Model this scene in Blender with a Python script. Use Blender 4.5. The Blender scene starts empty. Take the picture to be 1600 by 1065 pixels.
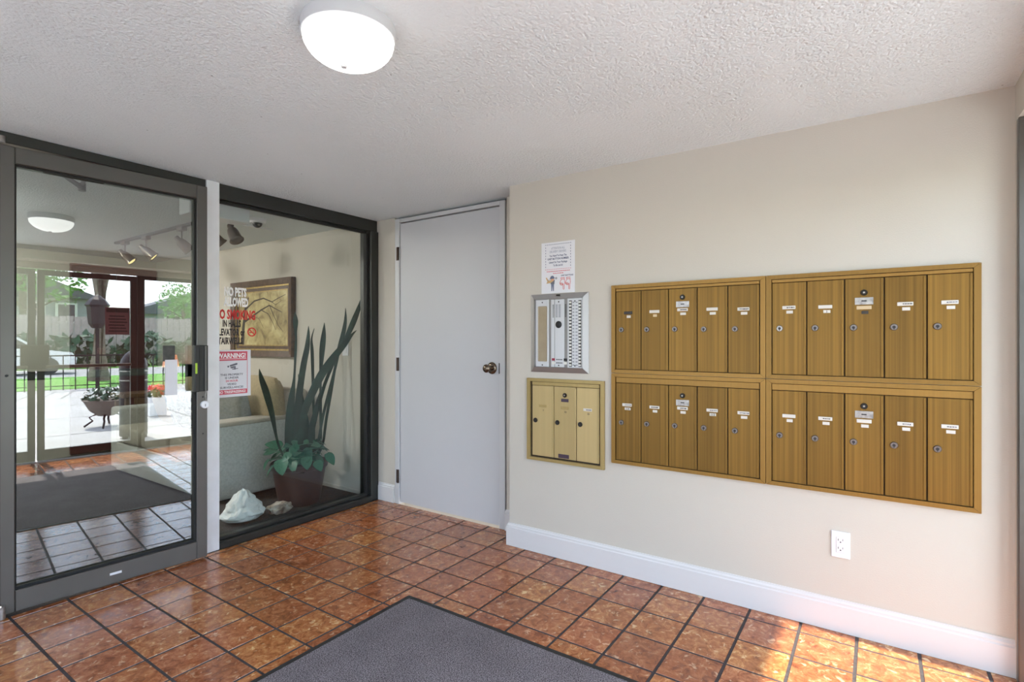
import bpy, bmesh, math, random
from mathutils import Vector, Matrix
PI = math.pi
R = math.radians
C = bpy.context.scene.collection
random.seed(7)

# ------------------------------------------------------------------ camera, sky, sun, exposure
cam_d = bpy.data.cameras.new('camera')
cam = bpy.data.objects.new('camera', cam_d)
C.objects.link(cam)
cam_d.sensor_width = 36.0
cam_d.lens = 832.0 / 1600.0 * 36.0
cam_d.clip_start = 0.02
cam.location = (0, 0, 1.23)
cam.rotation_euler = (PI / 2, 0, R(34.37) - PI / 2)
bpy.context.scene.camera = cam

vs = bpy.context.scene.view_settings
vs.view_transform = 'Standard'
vs.look = 'None'
vs.gamma = 1.0
vs.use_curve_mapping = False
vs.exposure = 0.62

w = bpy.data.worlds.new('sky')
bpy.context.scene.world = w
w.use_nodes = True
wn = w.node_tree
sky = wn.nodes.new('ShaderNodeTexSky')
sky.sky_type = 'NISHITA'
sky.sun_disc = False
sky.sun_elevation = R(60)
sky.sun_rotation = R(180)
sky.altitude = 1600
sky.dust_density = 2.0
bg = wn.nodes['Background']
haze = wn.nodes.new('ShaderNodeMix')
haze.data_type = 'RGBA'
haze.inputs[0].default_value = 0.5
haze.inputs[7].default_value = (3.35, 3.15, 2.95, 1)
wn.links.new(sky.outputs[0], haze.inputs[6])
wn.links.new(haze.outputs[2], bg.inputs[0])
bg.inputs[1].default_value = 1.30

sun_d = bpy.data.lights.new('sun', 'SUN')
sun_d.energy = 12.0
sun_d.angle = R(1.2)
sun_d.color = (1.0, 0.93, 0.84)
sun = bpy.data.objects.new('sun', sun_d)
C.objects.link(sun)
sun.location = (1, -6, 12)
_sd = Vector((0.03, math.cos(R(60)), -math.sin(R(60))))
sun.rotation_euler = _sd.to_track_quat('-Z', 'Y').to_euler()

cy = bpy.context.scene.cycles
cy.max_bounces = 12
cy.diffuse_bounces = 6
cy.glossy_bounces = 6
cy.transparent_max_bounces = 24
cy.sample_clamp_indirect = 8.0

LAMP_POWER = 1.7      # emission of the ceiling lamp domes

# ------------------------------------------------------------------ materials
def nt(name):
    m = bpy.data.materials.new(name)
    m.use_nodes = True
    t = m.node_tree
    return m, t, t.nodes['Principled BSDF']

def N(t, kind, **kw):
    n = t.nodes.new(kind)
    for k, v in kw.items():
        if hasattr(n, k):
            setattr(n, k, v)
        else:
            n.inputs[k].default_value = v
    return n

def ramp(t, src, stops):
    r = t.nodes.new('ShaderNodeValToRGB')
    e = r.color_ramp.elements
    while len(e) < len(stops):
        e.new(0.5)
    for i, (p, c) in enumerate(stops):
        e[i].position = p
        e[i].color = (c[0], c[1], c[2], 1)
    t.links.new(src, r.inputs[0])
    return r.outputs[0]

def pmat(name, col, rough=0.5, metal=0.0, var=None, bump=None, coat=0.0, spec=None, sheen=0.0):
    """var=(scale, amount) tone variation; bump=(scale, distance)"""
    m, t, b = nt(name)
    b.inputs['Base Color'].default_value = (*col, 1)
    b.inputs['Roughness'].default_value = rough
    b.inputs['Metallic'].default_value = metal
    b.inputs['Coat Weight'].default_value = coat
    b.inputs['Coat Roughness'].default_value = 0.08
    if spec is not None:
        b.inputs['Specular IOR Level'].default_value = spec
    if sheen:
        b.inputs['Sheen Weight'].default_value = sheen
    tc = t.nodes.new('ShaderNodeTexCoord')
    if var:
        n = N(t, 'ShaderNodeTexNoise', Scale=var[0], Detail=5.0)
        t.links.new(tc.outputs['Object'], n.inputs['Vector'])
        a = var[1]
        lo = [max(0, c * (1 - a)) for c in col]
        hi = [min(1, c * (1 + a)) for c in col]
        t.links.new(ramp(t, n.outputs['Fac'], [(0.3, lo), (0.7, hi)]), b.inputs['Base Color'])
    if bump:
        n = N(t, 'ShaderNodeTexNoise', Scale=bump[0], Detail=3.0)
        t.links.new(tc.outputs['Object'], n.inputs['Vector'])
        bp = N(t, 'ShaderNodeBump', Strength=1.0, Distance=bump[1])
        t.links.new(n.outputs['Fac'], bp.inputs['Height'])
        t.links.new(bp.outputs[0], b.inputs['Normal'])
    return m

def glass_mat(name, ior, tint):
    m = bpy.data.materials.new(name)
    m.use_nodes = True
    t = m.node_tree
    t.nodes.clear()
    out = t.nodes.new('ShaderNodeOutputMaterial')
    mix = t.nodes.new('ShaderNodeMixShader')
    tr = N(t, 'ShaderNodeBsdfTransparent', Color=(*tint, 1))
    gl = N(t, 'ShaderNodeBsdfGlossy', Color=(1, 1, 1, 1), Roughness=0.0)
    fr = N(t, 'ShaderNodeFresnel', IOR=ior)
    geo = t.nodes.new('ShaderNodeNewGeometry')
    # the pane is a thin slab: the same reflectance whichever face is met
    inv = N(t, 'ShaderNodeMath', operation='SUBTRACT')
    inv.inputs[0].default_value = 1.0
    t.links.new(geo.outputs['Backfacing'], inv.inputs[1])
    mul = N(t, 'ShaderNodeMath', operation='MULTIPLY')
    t.links.new(fr.outputs[0], mul.inputs[0])
    t.links.new(inv.outputs[0], mul.inputs[1])
    t.links.new(mul.outputs[0], mix.inputs[0])
    t.links.new(tr.outputs[0], mix.inputs[1])
    t.links.new(gl.outputs[0], mix.inputs[2])
    t.links.new(mix.outputs[0], out.inputs[0])
    return m

def emit_mat(name, col, strength):
    m, t, b = nt(name)
    b.inputs['Base Color'].default_value = (0.85, 0.87, 0.85, 1)
    b.inputs['Roughness'].default_value = 0.3
    b.inputs['Emission Color'].default_value = (*col, 1)
    b.inputs['Emission Strength'].default_value = strength
    return m

def tile_mat():
    m, t, b = nt('terracotta_tile')
    geo = t.nodes.new('ShaderNodeNewGeometry')
    oi = t.nodes.new('ShaderNodeObjectInfo')
    off = N(t, 'ShaderNodeVectorMath', operation='SCALE')
    cmb = t.nodes.new('ShaderNodeCombineXYZ')
    for i in range(3):
        t.links.new(oi.outputs['Random'], cmb.inputs[i])
    t.links.new(cmb.outputs[0], off.inputs[0])
    off.inputs['Scale'].default_value = 37.0
    add = N(t, 'ShaderNodeVectorMath', operation='ADD')
    t.links.new(geo.outputs['Position'], add.inputs[0])
    t.links.new(off.outputs[0], add.inputs[1])
    n1 = N(t, 'ShaderNodeTexNoise', Scale=26.0, Detail=6.0, Roughness=0.62, Distortion=0.9)
    t.links.new(add.outputs[0], n1.inputs['Vector'])
    c1 = ramp(t, n1.outputs['Fac'], [(0.28, (0.16, 0.042, 0.014)), (0.48, (0.36, 0.115, 0.040)), (0.60, (0.48, 0.185, 0.072)), (0.72, (0.70, 0.42, 0.22))])
    n2 = N(t, 'ShaderNodeTexVoronoi', Scale=30.0, feature='DISTANCE_TO_EDGE')
    t.links.new(add.outputs[0], n2.inputs['Vector'])
    vein = ramp(t, n2.outputs['Distance'], [(0.0, (0.62, 0.55, 0.5)), (0.045, (1, 1, 1))])
    mx = N(t, 'ShaderNodeMix', data_type='RGBA', blend_type='MULTIPLY')
    mx.inputs[0].default_value = 0.55
    t.links.new(c1, mx.inputs[6]); t.links.new(vein, mx.inputs[7])
    nf = N(t, 'ShaderNodeTexNoise', Scale=34.0, Detail=3.0, Distortion=0.6)
    t.links.new(add.outputs[0], nf.inputs['Vector'])
    fleck = ramp(t, nf.outputs['Fac'], [(0.62, (0, 0, 0)), (0.71, (0.85, 0.85, 0.85))])
    mxf = N(t, 'ShaderNodeMix', data_type='RGBA')
    mxf.inputs[7].default_value = (0.72, 0.45, 0.26, 1)
    t.links.new(fleck, mxf.inputs[0]); t.links.new(mx.outputs[2], mxf.inputs[6])
    mx = mxf
    # each tile has a slightly different firing tone
    tone = ramp(t, oi.outputs['Random'], [(0.0, (0.80, 0.76, 0.76)), (0.35, (1.0, 0.92, 0.9)), (0.7, (0.98, 1.0, 0.95)), (1.0, (1.12, 1.22, 1.0))])
    mx2 = N(t, 'ShaderNodeMix', data_type='RGBA', blend_type='MULTIPLY')
    mx2.inputs[0].default_value = 1.0
    t.links.new(mx.outputs[2], mx2.inputs[6]); t.links.new(tone, mx2.inputs[7])
    t.links.new(mx2.outputs[2], b.inputs['Base Color'])
    rr = N(t, 'ShaderNodeMapRange')
    rr.inputs['From Min'].default_value = 0.3; rr.inputs['From Max'].default_value = 0.7
    rr.inputs['To Min'].default_value = 0.12; rr.inputs['To Max'].default_value = 0.24
    t.links.new(n1.outputs['Fac'], rr.inputs['Value'])
    t.links.new(rr.outputs[0], b.inputs['Roughness'])
    b.inputs['Specular IOR Level'].default_value = 0.8
    n3 = N(t, 'ShaderNodeTexNoise', Scale=14.0, Detail=3.0)
    t.links.new(add.outputs[0], n3.inputs['Vector'])
    bp = N(t, 'ShaderNodeBump', Strength=0.12, Distance=0.0012)
    t.links.new(n3.outputs['Fac'], bp.inputs['Height'])
    t.links.new(bp.outputs[0], b.inputs['Normal'])
    return m

def popcorn_mat():
    m, t, b = nt('popcorn_ceiling')
    geo = t.nodes.new('ShaderNodeNewGeometry')
    n1 = N(t, 'ShaderNodeTexNoise', Scale=75.0, Detail=4.0, Roughness=0.65)
    n2 = N(t, 'ShaderNodeTexVoronoi', Scale=95.0)
    n3 = N(t, 'ShaderNodeTexNoise', Scale=1.3, Detail=3.0)
    n4 = N(t, 'ShaderNodeTexVoronoi', Scale=7.0)
    for n in (n1, n2, n3, n4):
        t.links.new(geo.outputs['Position'], n.inputs['Vector'])
    sub = N(t, 'ShaderNodeMath', operation='SUBTRACT')
    t.links.new(n1.outputs['Fac'], sub.inputs[0])
    half = N(t, 'ShaderNodeMath', operation='MULTIPLY'); half.inputs[1].default_value = 0.4
    t.links.new(n2.outputs['Distance'], half.inputs[0])
    t.links.new(half.outputs[0], sub.inputs[1])
    smooth = ramp(t, n3.outputs['Fac'], [(0.36, (0.35, 0.35, 0.35)), (0.5, (1, 1, 1))])
    bp = N(t, 'ShaderNodeBump', Distance=0.0085)
    t.links.new(smooth, bp.inputs['Strength'])
    t.links.new(sub.outputs[0], bp.inputs['Height'])
    t.links.new(bp.outputs[0], b.inputs['Normal'])
    base = ramp(t, n3.outputs['Fac'], [(0.3, (0.775, 0.825, 0.85)), (0.7, (0.82, 0.87, 0.895))])
    speck = ramp(t, n4.outputs['Distance'], [(0.018, (0.45, 0.45, 0.45)), (0.03, (1, 1, 1))])
    mx = N(t, 'ShaderNodeMix', data_type='RGBA', blend_type='MULTIPLY')
    mx.inputs[0].default_value = 1.0
    t.links.new(base, mx.inputs[6]); t.links.new(speck, mx.inputs[7])
    t.links.new(mx.outputs[2], b.inputs['Base Color'])
    b.inputs['Roughness'].default_value = 0.95
    b.inputs['Specular IOR Level'].default_value = 0.1
    return m

def brushed_mat(name, col, rough, metal, stripe=0.18, scale=130.0):
    """anodised aluminium with fine vertical brushing and a per-door tone"""
    m, t, b = nt(name)
    tc = t.nodes.new('ShaderNodeTexCoord')
    oi = t.nodes.new('ShaderNodeObjectInfo')
    mp = N(t, 'ShaderNodeMapping')
    mp.inputs['Scale'].default_value = (scale, scale, 0.8)
    t.links.new(tc.outputs['Object'], mp.inputs['Vector'])
    n = N(t, 'ShaderNodeTexNoise', Scale=1.0, Detail=3.0)
    t.links.new(mp.outputs[0], n.inputs['Vector'])
    lo = [c * (1 - stripe) for c in col]; hi = [min(1, c * (1 + stripe)) for c in col]
    c1 = ramp(t, n.outputs['Fac'], [(0.35, lo), (0.65, hi)])
    tone = ramp(t, oi.outputs['Random'], [(0.0, (0.86, 0.84, 0.8)), (1.0, (1.12, 1.1, 1.12))])
    mx = N(t, 'ShaderNodeMix', data_type='RGBA', blend_type='MULTIPLY')
    mx.inputs[0].default_value = 1.0
    t.links.new(c1, mx.inputs[6]); t.links.new(tone, mx.inputs[7])
    t.links.new(mx.outputs[2], b.inputs['Base Color'])
    b.inputs['Roughness'].default_value = rough
    b.inputs['Metallic'].default_value = metal
    return m

def carpet_mat(name, lo, hi, scale=420.0, dist=0.004):
    m, t, b = nt(name)
    geo = t.nodes.new('ShaderNodeNewGeometry')
    n = N(t, 'ShaderNodeTexNoise', Scale=scale, Detail=2.0, Roughness=0.8)
    n2 = N(t, 'ShaderNodeTexNoise', Scale=5.0, Detail=3.0)
    for k in (n, n2):
        t.links.new(geo.outputs['Position'], k.inputs['Vector'])
    c1 = ramp(t, n.outputs['Fac'], [(0.38, lo), (0.62, hi)])
    c2 = ramp(t, n2.outputs['Fac'], [(0.3, (0.85, 0.85, 0.85)), (0.7, (1.05, 1.05, 1.05))])
    mx = N(t, 'ShaderNodeMix', data_type='RGBA', blend_type='MULTIPLY')
    mx.inputs[0].default_value = 1.0
    t.links.new(c1, mx.inputs[6]); t.links.new(c2, mx.inputs[7])
    t.links.new(mx.outputs[2], b.inputs['Base Color'])
    b.inputs['Roughness'].default_value = 1.0
    b.inputs['Specular IOR Level'].default_value = 0.05
    bp = N(t, 'ShaderNodeBump', Strength=0.8, Distance=dist)
    t.links.new(n.outputs['Fac'], bp.inputs['Height'])
    t.links.new(bp.outputs[0], b.inputs['Normal'])
    return m

def marble_mat(name, stops, scale, rough=0.5, bump=0.0):
    m, t, b = nt(name)
    tc = t.nodes.new('ShaderNodeTexCoord')
    n = N(t, 'ShaderNodeTexNoise', Scale=scale, Detail=7.0, Roughness=0.6, Distortion=0.6)
    t.links.new(tc.outputs['Object'], n.inputs['Vector'])
    t.links.new(ramp(t, n.outputs['Fac'], stops), b.inputs['Base Color'])
    b.inputs['Roughness'].default_value = rough
    if bump:
        bp = N(t, 'ShaderNodeBump', Strength=1.0, Distance=bump)
        t.links.new(n.outputs['Fac'], bp.inputs['Height'])
        t.links.new(bp.outputs[0], b.inputs['Normal'])
    return m

M = {}
M['wall'] = pmat('beige_paint', (0.60, 0.56, 0.495), 0.7, var=(1.2, 0.02), bump=(180, 0.0006), spec=0.25)
M['trim'] = pmat('white_trim_paint', (0.70, 0.69, 0.69), 0.35)
M['ceiling'] = popcorn_mat()
M['tile'] = tile_mat()
M['grout'] = pmat('dark_grout', (0.05, 0.040, 0.040), 0.85, var=(60, 0.25))
M['carpet'] = carpet_mat('dark_lobby_carpet', (0.04, 0.038, 0.038), (0.135, 0.127, 0.128), 200)
M['mat_pile'] = carpet_mat('grey_mat_pile', (0.045, 0.038, 0.042), (0.35, 0.315, 0.33), 230)
M['rubber'] = pmat('black_rubber', (0.018, 0.018, 0.018), 0.55)
M['bronze_alu'] = pmat('bronze_anodised_aluminium', (0.15, 0.142, 0.132), 0.38, 0.75, var=(2.0, 0.08))
M['dark_alu'] = pmat('dark_bronze_aluminium', (0.055, 0.056, 0.052), 0.38, 0.6, var=(2.0, 0.1))
M['alu'] = pmat('clear_aluminium', (0.86, 0.88, 0.92), 0.42, 0.2, var=(8, 0.05))
M['black'] = pmat('black_plastic', (0.014, 0.013, 0.013), 0.4)
M['gasket'] = pmat('black_gasket', (0.012, 0.012, 0.012), 0.7)
M['glass_door'] = glass_mat('door_glass', 2.95, (0.60, 0.65, 0.63))
M['glass_pane'] = glass_mat('sidelight_glass', 1.55, (0.88, 0.91, 0.90))
M['glass_tinted'] = glass_mat('added_window_glass', 1.6, (0.62, 0.64, 0.66))  # tint sets how much daylight the added side window lets in
M['glass_clear'] = glass_mat('entrance_glass', 1.6, (0.93, 0.96, 0.95))
M['door_paint'] = pmat('pale_grey_door_paint', (0.58, 0.585, 0.61), 0.45, var=(1.5, 0.02))
M['frame_paint'] = pmat('grey_door_frame_paint', (0.60, 0.605, 0.62), 0.4)
M['hinge'] = pmat('dark_bronze_hinge', (0.07, 0.045, 0.036), 0.4, 0.7)
M['knob'] = pmat('antique_bronze', (0.20, 0.155, 0.115), 0.22, 0.95, var=(9, 0.3))
M['gold'] = brushed_mat('brushed_gold_aluminium', (0.225, 0.122, 0.022), 0.42, 0.55)
M['gold_frame'] = brushed_mat('gold_frame_aluminium', (0.30, 0.166, 0.036), 0.40, 0.5, 0.05)
M['pale_gold'] = brushed_mat('pale_gold_paint', (0.52, 0.40, 0.185), 0.45, 0.35, 0.03, 60)
M['pale_gold_frame'] = brushed_mat('pale_gold_frame', (0.46, 0.345, 0.14), 0.42, 0.4, 0.03, 60)
M['recess'] = pmat('dark_brown_gap', (0.035, 0.022, 0.010), 0.7)
M['steel'] = pmat('worn_steel', (0.42, 0.39, 0.37), 0.36, 0.85, var=(50, 0.3))
M['lock_face'] = pmat('grey_lock_face', (0.22, 0.19, 0.175), 0.35, 0.85)
M['dark_metal'] = pmat('dark_metal', (0.03, 0.026, 0.022), 0.4, 0.6)
M['card'] = pmat('white_card', (0.68, 0.64, 0.58), 0.5)
M['tan_card'] = pmat('tan_card', (0.62, 0.47, 0.28), 0.5)
M['dark_card'] = pmat('dark_label', (0.03, 0.022, 0.018), 0.4)
M['purple_card'] = pmat('dark_purple_label', (0.06, 0.035, 0.06), 0.4)
M['ink'] = pmat('black_ink', (0.025, 0.022, 0.025), 0.6)
M['ink_blue'] = pmat('slate_ink', (0.17, 0.20, 0.30), 0.6)
M['ink_navy'] = pmat('navy_ink', (0.06, 0.07, 0.16), 0.6)
M['ink_grey'] = pmat('grey_ink', (0.16, 0.16, 0.19), 0.6)
M['ink_red'] = pmat('red_ink', (0.62, 0.03, 0.03), 0.5)
M['ink_pink'] = pmat('faded_red_ink', (0.66, 0.10, 0.15), 0.5)
M['ink_white'] = pmat('white_vinyl', (0.92, 0.92, 0.92), 0.5)
M['paper'] = pmat('white_paper', (0.78, 0.78, 0.82), 0.6)
M['skin_ink'] = pmat('peach_ink', (0.66, 0.36, 0.22), 0.6)
M['brown_ink'] = pmat('tan_ink', (0.60, 0.40, 0.20), 0.6)
M['silver'] = pmat('silver_panel_frame', (0.46, 0.45, 0.45), 0.38, 0.75)
M['panel'] = pmat('pale_silver_panel', (0.66, 0.67, 0.69), 0.4, 0.35)
M['groove'] = pmat('grey_groove', (0.30, 0.29, 0.28), 0.45, 0.5)
M['tan_paper'] = pmat('tan_directory_paper', (0.36, 0.29, 0.19), 0.5, var=(30, 0.05))
M['btn_white'] = pmat('ivory_button', (0.78, 0.77, 0.72), 0.4)
M['btn_red'] = pmat('dark_red_button', (0.30, 0.02, 0.05), 0.4)
M['white_plastic'] = pmat('white_plastic', (0.80, 0.80, 0.83), 0.3)
M['lamp_ring'] = pmat('grey_lamp_ring', (0.62, 0.62, 0.64), 0.4)
M['lamp_glow'] = emit_mat('lit_lamp_dome', (0.97, 1.0, 0.97), LAMP_POWER)
M['lobby_fill'] = emit_mat('lobby_fill_dome', (1.0, 0.95, 0.90), 145.0)  # strong glow for the added lobby domes
M['warm_glow'] = emit_mat('warm_lit_bulb', (1.0, 0.74, 0.30), 2.2)
M['orange_glow'] = emit_mat('orange_lit_shade', (1.0, 0.16, 0.03), 1.2)
M['nickel'] = pmat('brushed_nickel', (0.22, 0.18, 0.16), 0.3, 0.95)
M['frame_wood'] = marble_mat('dark_carved_wood', [(0.3, (0.045, 0.022, 0.012)), (0.7, (0.13, 0.07, 0.038))], 28, 0.4, 0.001)
M['gilt'] = pmat('antique_gilt', (0.40, 0.28, 0.10), 0.4, 0.5, var=(40, 0.25))
M['canvas'] = marble_mat('golden_landscape_canvas', [(0.28, (0.12, 0.08, 0.03)), (0.42, (0.34, 0.26, 0.11)), (0.58, (0.55, 0.45, 0.21)), (0.75, (0.68, 0.60, 0.34))], 7.0, 0.5)
M['branch_paint'] = pmat('dark_branch_paint', (0.035, 0.022, 0.012), 0.6)
M['sofa'] = pmat('light_grey_upholstery', (0.58, 0.575, 0.55), 0.95, var=(70, 0.12), bump=(400, 0.0012), sheen=0.2)
M['sofa_top'] = pmat('oatmeal_upholstery', (0.48, 0.43, 0.36), 0.95, var=(70, 0.1), bump=(400, 0.0012), sheen=0.2)
M['tan_fabric'] = pmat('tan_cushion_fabric', (0.42, 0.33, 0.20), 0.95, var=(60, 0.12), bump=(350, 0.0015), sheen=0.2)
M['mustard'] = pmat('mustard_fabric', (0.45, 0.27, 0.07), 0.95, var=(50, 0.15), bump=(350, 0.0015))
M['grey_fabric'] = pmat('grey_cushion_fabric', (0.30, 0.31, 0.31), 0.95, var=(60, 0.15), bump=(350, 0.0015))
M['pattern'] = marble_mat('patterned_cushion', [(0.42, (0.06, 0.06, 0.07)), (0.5, (0.62, 0.60, 0.56)), (0.6, (0.25, 0.25, 0.26))], 22, 0.95)
M['pot'] = pmat('brown_plastic_pot', (0.060, 0.030, 0.027), 0.42, var=(6, 0.15))
M['soil'] = pmat('dark_soil', (0.03, 0.022, 0.015), 0.95, bump=(60, 0.01))
M['snake_leaf'] = marble_mat('snake_plant_leaf', [(0.3, (0.005, 0.016, 0.011)), (0.55, (0.010, 0.038, 0.026)), (0.75, (0.028, 0.078, 0.050))], 16, 0.5)
M['pothos'] = marble_mat('pothos_leaf', [(0.3, (0.018, 0.085, 0.050)), (0.6, (0.04, 0.17, 0.105)), (0.8, (0.10, 0.27, 0.13))], 12, 0.4)
M['white_rock'] = marble_mat('white_quartz', [(0.3, (0.70, 0.74, 0.75)), (0.6, (0.88, 0.92, 0.93))], 9, 0.6, 0.006)
M['brown_rock'] = marble_mat('banded_rock', [(0.35, (0.14, 0.09, 0.065)), (0.5, (0.38, 0.31, 0.25)), (0.65, (0.62, 0.56, 0.48))], 12, 0.6, 0.004)
M['maroon'] = pmat('maroon_panel_paint', (0.085, 0.016, 0.020), 0.45, var=(2, 0.15))
M['brown_wood'] = marble_mat('brown_wood', [(0.3, (0.12, 0.06, 0.03)), (0.7, (0.24, 0.13, 0.065))], 14, 0.4)
M['lime'] = pmat('lime_sticker', (0.42, 0.62, 0.04), 0.5)
M['concrete'] = marble_mat('pale_concrete', [(0.3, (0.36, 0.36, 0.355)), (0.7, (0.44, 0.435, 0.43))], 0.9, 0.9)
M['joint_line'] = pmat('joint_line_grey', (0.16, 0.155, 0.15), 0.9)
M['asphalt'] = pmat('pale_asphalt', (0.30, 0.30, 0.31), 0.95, var=(3, 0.1))
M['lawn'] = marble_mat('lawn_green', [(0.3, (0.06, 0.20, 0.02)), (0.7, (0.14, 0.36, 0.04))], 5, 0.9)
M['iron'] = pmat('black_iron', (0.012, 0.012, 0.013), 0.45, 0.4)
M['fence_wood'] = pmat('weathered_fence_board', (0.42, 0.37, 0.34), 0.85, var=(6, 0.15))
M['siding'] = pmat('grey_siding', (0.32, 0.34, 0.37), 0.8)
M['roofing'] = pmat('slate_shingle', (0.13, 0.145, 0.17), 0.9, var=(8, 0.15))
M['far_brick'] = pmat('red_brown_brick', (0.16, 0.075, 0.05), 0.9, var=(8, 0.2))
M['bark'] = marble_mat('grey_bark', [(0.3, (0.11, 0.085, 0.07)), (0.7, (0.27, 0.22, 0.19))], 9, 0.95, 0.02)
M['leaf_light'] = pmat('light_foliage', (0.13, 0.34, 0.08), 0.7, var=(3, 0.3))
M['leaf_dark'] = pmat('dark_foliage', (0.025, 0.085, 0.045), 0.7, var=(3, 0.3))
M['flower_white'] = pmat('white_petal', (0.85, 0.85, 0.82), 0.7)
M['flower_red'] = pmat('red_petal', (0.75, 0.03, 0.07), 0.7)
M['terra'] = pmat('grey_brown_planter', (0.14, 0.115, 0.10), 0.8, var=(9, 0.2))
M['car_paint'] = pmat('white_car_paint', (0.75, 0.76, 0.78), 0.2, coat=0.5)
M['car_glass'] = pmat('dark_car_glass', (0.02, 0.025, 0.03), 0.1)
M['pink_paper'] = pmat('pink_notice_paper', (0.30, 0.13, 0.15), 0.6)
M['screen_dark'] = pmat('dark_poster', (0.05, 0.048, 0.045), 0.4, var=(30, 0.4))

# ------------------------------------------------------------------ mesh helpers (each fills a bmesh)
def box(bm, lo, hi, bev=0.0, seg=1):
    x0, y0, z0 = lo; x1, y1, z1 = hi
    vs_ = [bm.verts.new(p) for p in ((x0, y0, z0), (x1, y0, z0), (x1, y1, z0), (x0, y1, z0), (x0, y0, z1), (x1, y0, z1), (x1, y1, z1), (x0, y1, z1))]
    fs = [bm.faces.new([vs_[i] for i in f]) for f in ((3, 2, 1, 0), (4, 5, 6, 7), (0, 1, 5, 4), (1, 2, 6, 5), (2, 3, 7, 6), (3, 0, 4, 7))]
    if bev > 0:
        es = list({e for f in fs for e in f.edges})
        bmesh.ops.bevel(bm, geom=es, offset=bev, segments=seg, affect='EDGES', profile=0.5)
    return bm

def poly_prism(bm, pts, vec):
    """closed prism: polygon pts (3D, planar) swept by vec"""
    v = Vector(vec)
    a = [bm.verts.new(p) for p in pts]
    b = [bm.verts.new(Vector(p) + v) for p in pts]
    n = len(pts)
    bm.faces.new(a[::-1]); bm.faces.new(b)
    for i in range(n):
        j = (i + 1) % n
        bm.faces.new((a[i], a[j], b[j], b[i]))
    return bm

def rings(bm, loops, cap0=True, cap1=True, closed=True):
    vl = [[bm.verts.new(p) for p in lp] for lp in loops]
    n = len(vl[0])
    for k in range(len(vl) - 1):
        for i in range(n if closed else n - 1):
            j = (i + 1) % n
            bm.faces.new((vl[k][i], vl[k][j], vl[k + 1][j], vl[k + 1][i]))
    if cap0:
        bm.faces.new(vl[0][::-1])
    if cap1:
        bm.faces.new(vl[-1])
    return vl

def basis(d):
    d = Vector(d).normalized()
    u = d.cross(Vector((0, 0, 1)))
    if u.length < 1e-3:
        u = Vector((1, 0, 0))
    u.normalize()
    return u, u.cross(d).normalized(), d

def lathe(bm, prof, origin=(0, 0, 0), axis=(0, 0, 1), seg=32):
    """prof = [(radius, distance along axis)]"""
    u, v, d = basis(axis)
    o = Vector(origin)
    loops = []
    for r, h in prof:
        loops.append([o + d * h + (u * math.cos(2 * PI * i / seg) + v * math.sin(2 * PI * i / seg)) * max(r, 1e-4) for i in range(seg)])
    rings(bm, loops)
    return bm

def tube(bm, pts, r, seg=8):
    pts = [Vector(p) for p in pts]
    rr = r if isinstance(r, (list, tuple)) else [r] * len(pts)
    loops = []
    pu = None
    for i, p in enumerate(pts):
        a = pts[max(0, i - 1)]; b = pts[min(len(pts) - 1, i + 1)]
        d = (b - a).normalized()
        if pu is None:
            u, v, _ = basis(d)
        else:
            u = (pu - d * pu.dot(d)).normalized(); v = d.cross(u)
        pu = u
        loops.append([p + (u * math.cos(2 * PI * k / seg) + v * math.sin(2 * PI * k / seg)) * rr[i] for k in range(seg)])
    rings(bm, loops)
    return bm

def blob(bm, c, rad, sub=3, amp=0.0, freq=1.0, seed=0, flat=None):
    """lumpy ellipsoid"""
    from mathutils import noise
    start = set(bm.verts)
    bmesh.ops.create_icosphere(bm, subdivisions=sub, radius=1.0)
    off = Vector((seed * 3.1, seed * 1.7, seed * 2.3))
    for v in bm.verts:
        if v in start:
            continue
        n = v.co.normalized()
        k = 1 + amp * noise.noise(n * freq + off)
        v.co = Vector((c[0] + n.x * rad[0] * k, c[1] + n.y * rad[1] * k, c[2] + n.z * rad[2] * k))
        if flat is not None and v.co.z < flat:
            v.co.z = flat
    return bm

def cushion(bm, c, size, seed=0, puff=1.0, tilt=0.0, rotz=0.0):
    """soft pillow: size = (thickness x, width y, height z)"""
    n = 10
    mat = Matrix.Translation(c) @ Matrix.Rotation(rotz, 4, 'Z') @ Matrix.Rotation(tilt, 4, 'Y')
    sides = []
    for s in (-1, 1):
        grid = []
        for i in range(n + 1):
            row = []
            for j in range(n + 1):
                a = i / n * 2 - 1; b = j / n * 2 - 1
                t = max(0.0, (1 - a ** 4) * (1 - b ** 4)) ** 0.5
                sx = 1 - 0.06 * (b * b); sz = 1 - 0.06 * (a * a)
                row.append(mat @ Vector((s * size[0] / 2 * (0.12 + 0.88 * t * puff), a * size[1] / 2 * sx, b * size[2] / 2 * sz)))
            grid.append(row)
        sides.append(grid)
    vv = [[[bm.verts.new(p) for p in row] for row in g] for g in sides]
    for s in range(2):
        for i in range(n):
            for j in range(n):
                q = (vv[s][i][j], vv[s][i + 1][j], vv[s][i + 1][j + 1], vv[s][i][j + 1])
                bm.faces.new(q if s else q[::-1])
    edge = [(i, 0) for i in range(n)] + [(n, j) for j in range(n)] + [(i, n) for i in range(n, 0, -1)] + [(0, j) for j in range(n, 0, -1)]
    for k in range(len(edge)):
        a = edge[k]; b = edge[(k + 1) % len(edge)]
        bm.faces.new((vv[0][a[0]][a[1]], vv[0][b[0]][b[1]], vv[1][b[0]][b[1]], vv[1][a[0]][a[1]]))
    return bm

def wloc(o):
    v = Vector((0, 0, 0))
    while o is not None:
        v += o.location
        o = o.parent
    return v

def mesh_of(name, bm, mat, smooth=False):
    bmesh.ops.recalc_face_normals(bm, faces=bm.faces)
    me = bpy.data.meshes.new(name)
    bm.to_mesh(me); bm.free()
    me.materials.append(mat)
    if smooth:
        for p in me.polygons:
            p.use_smooth = True
        try:
            me.set_sharp_from_angle(angle=R(40))
        except Exception:
            pass
    return me

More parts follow.
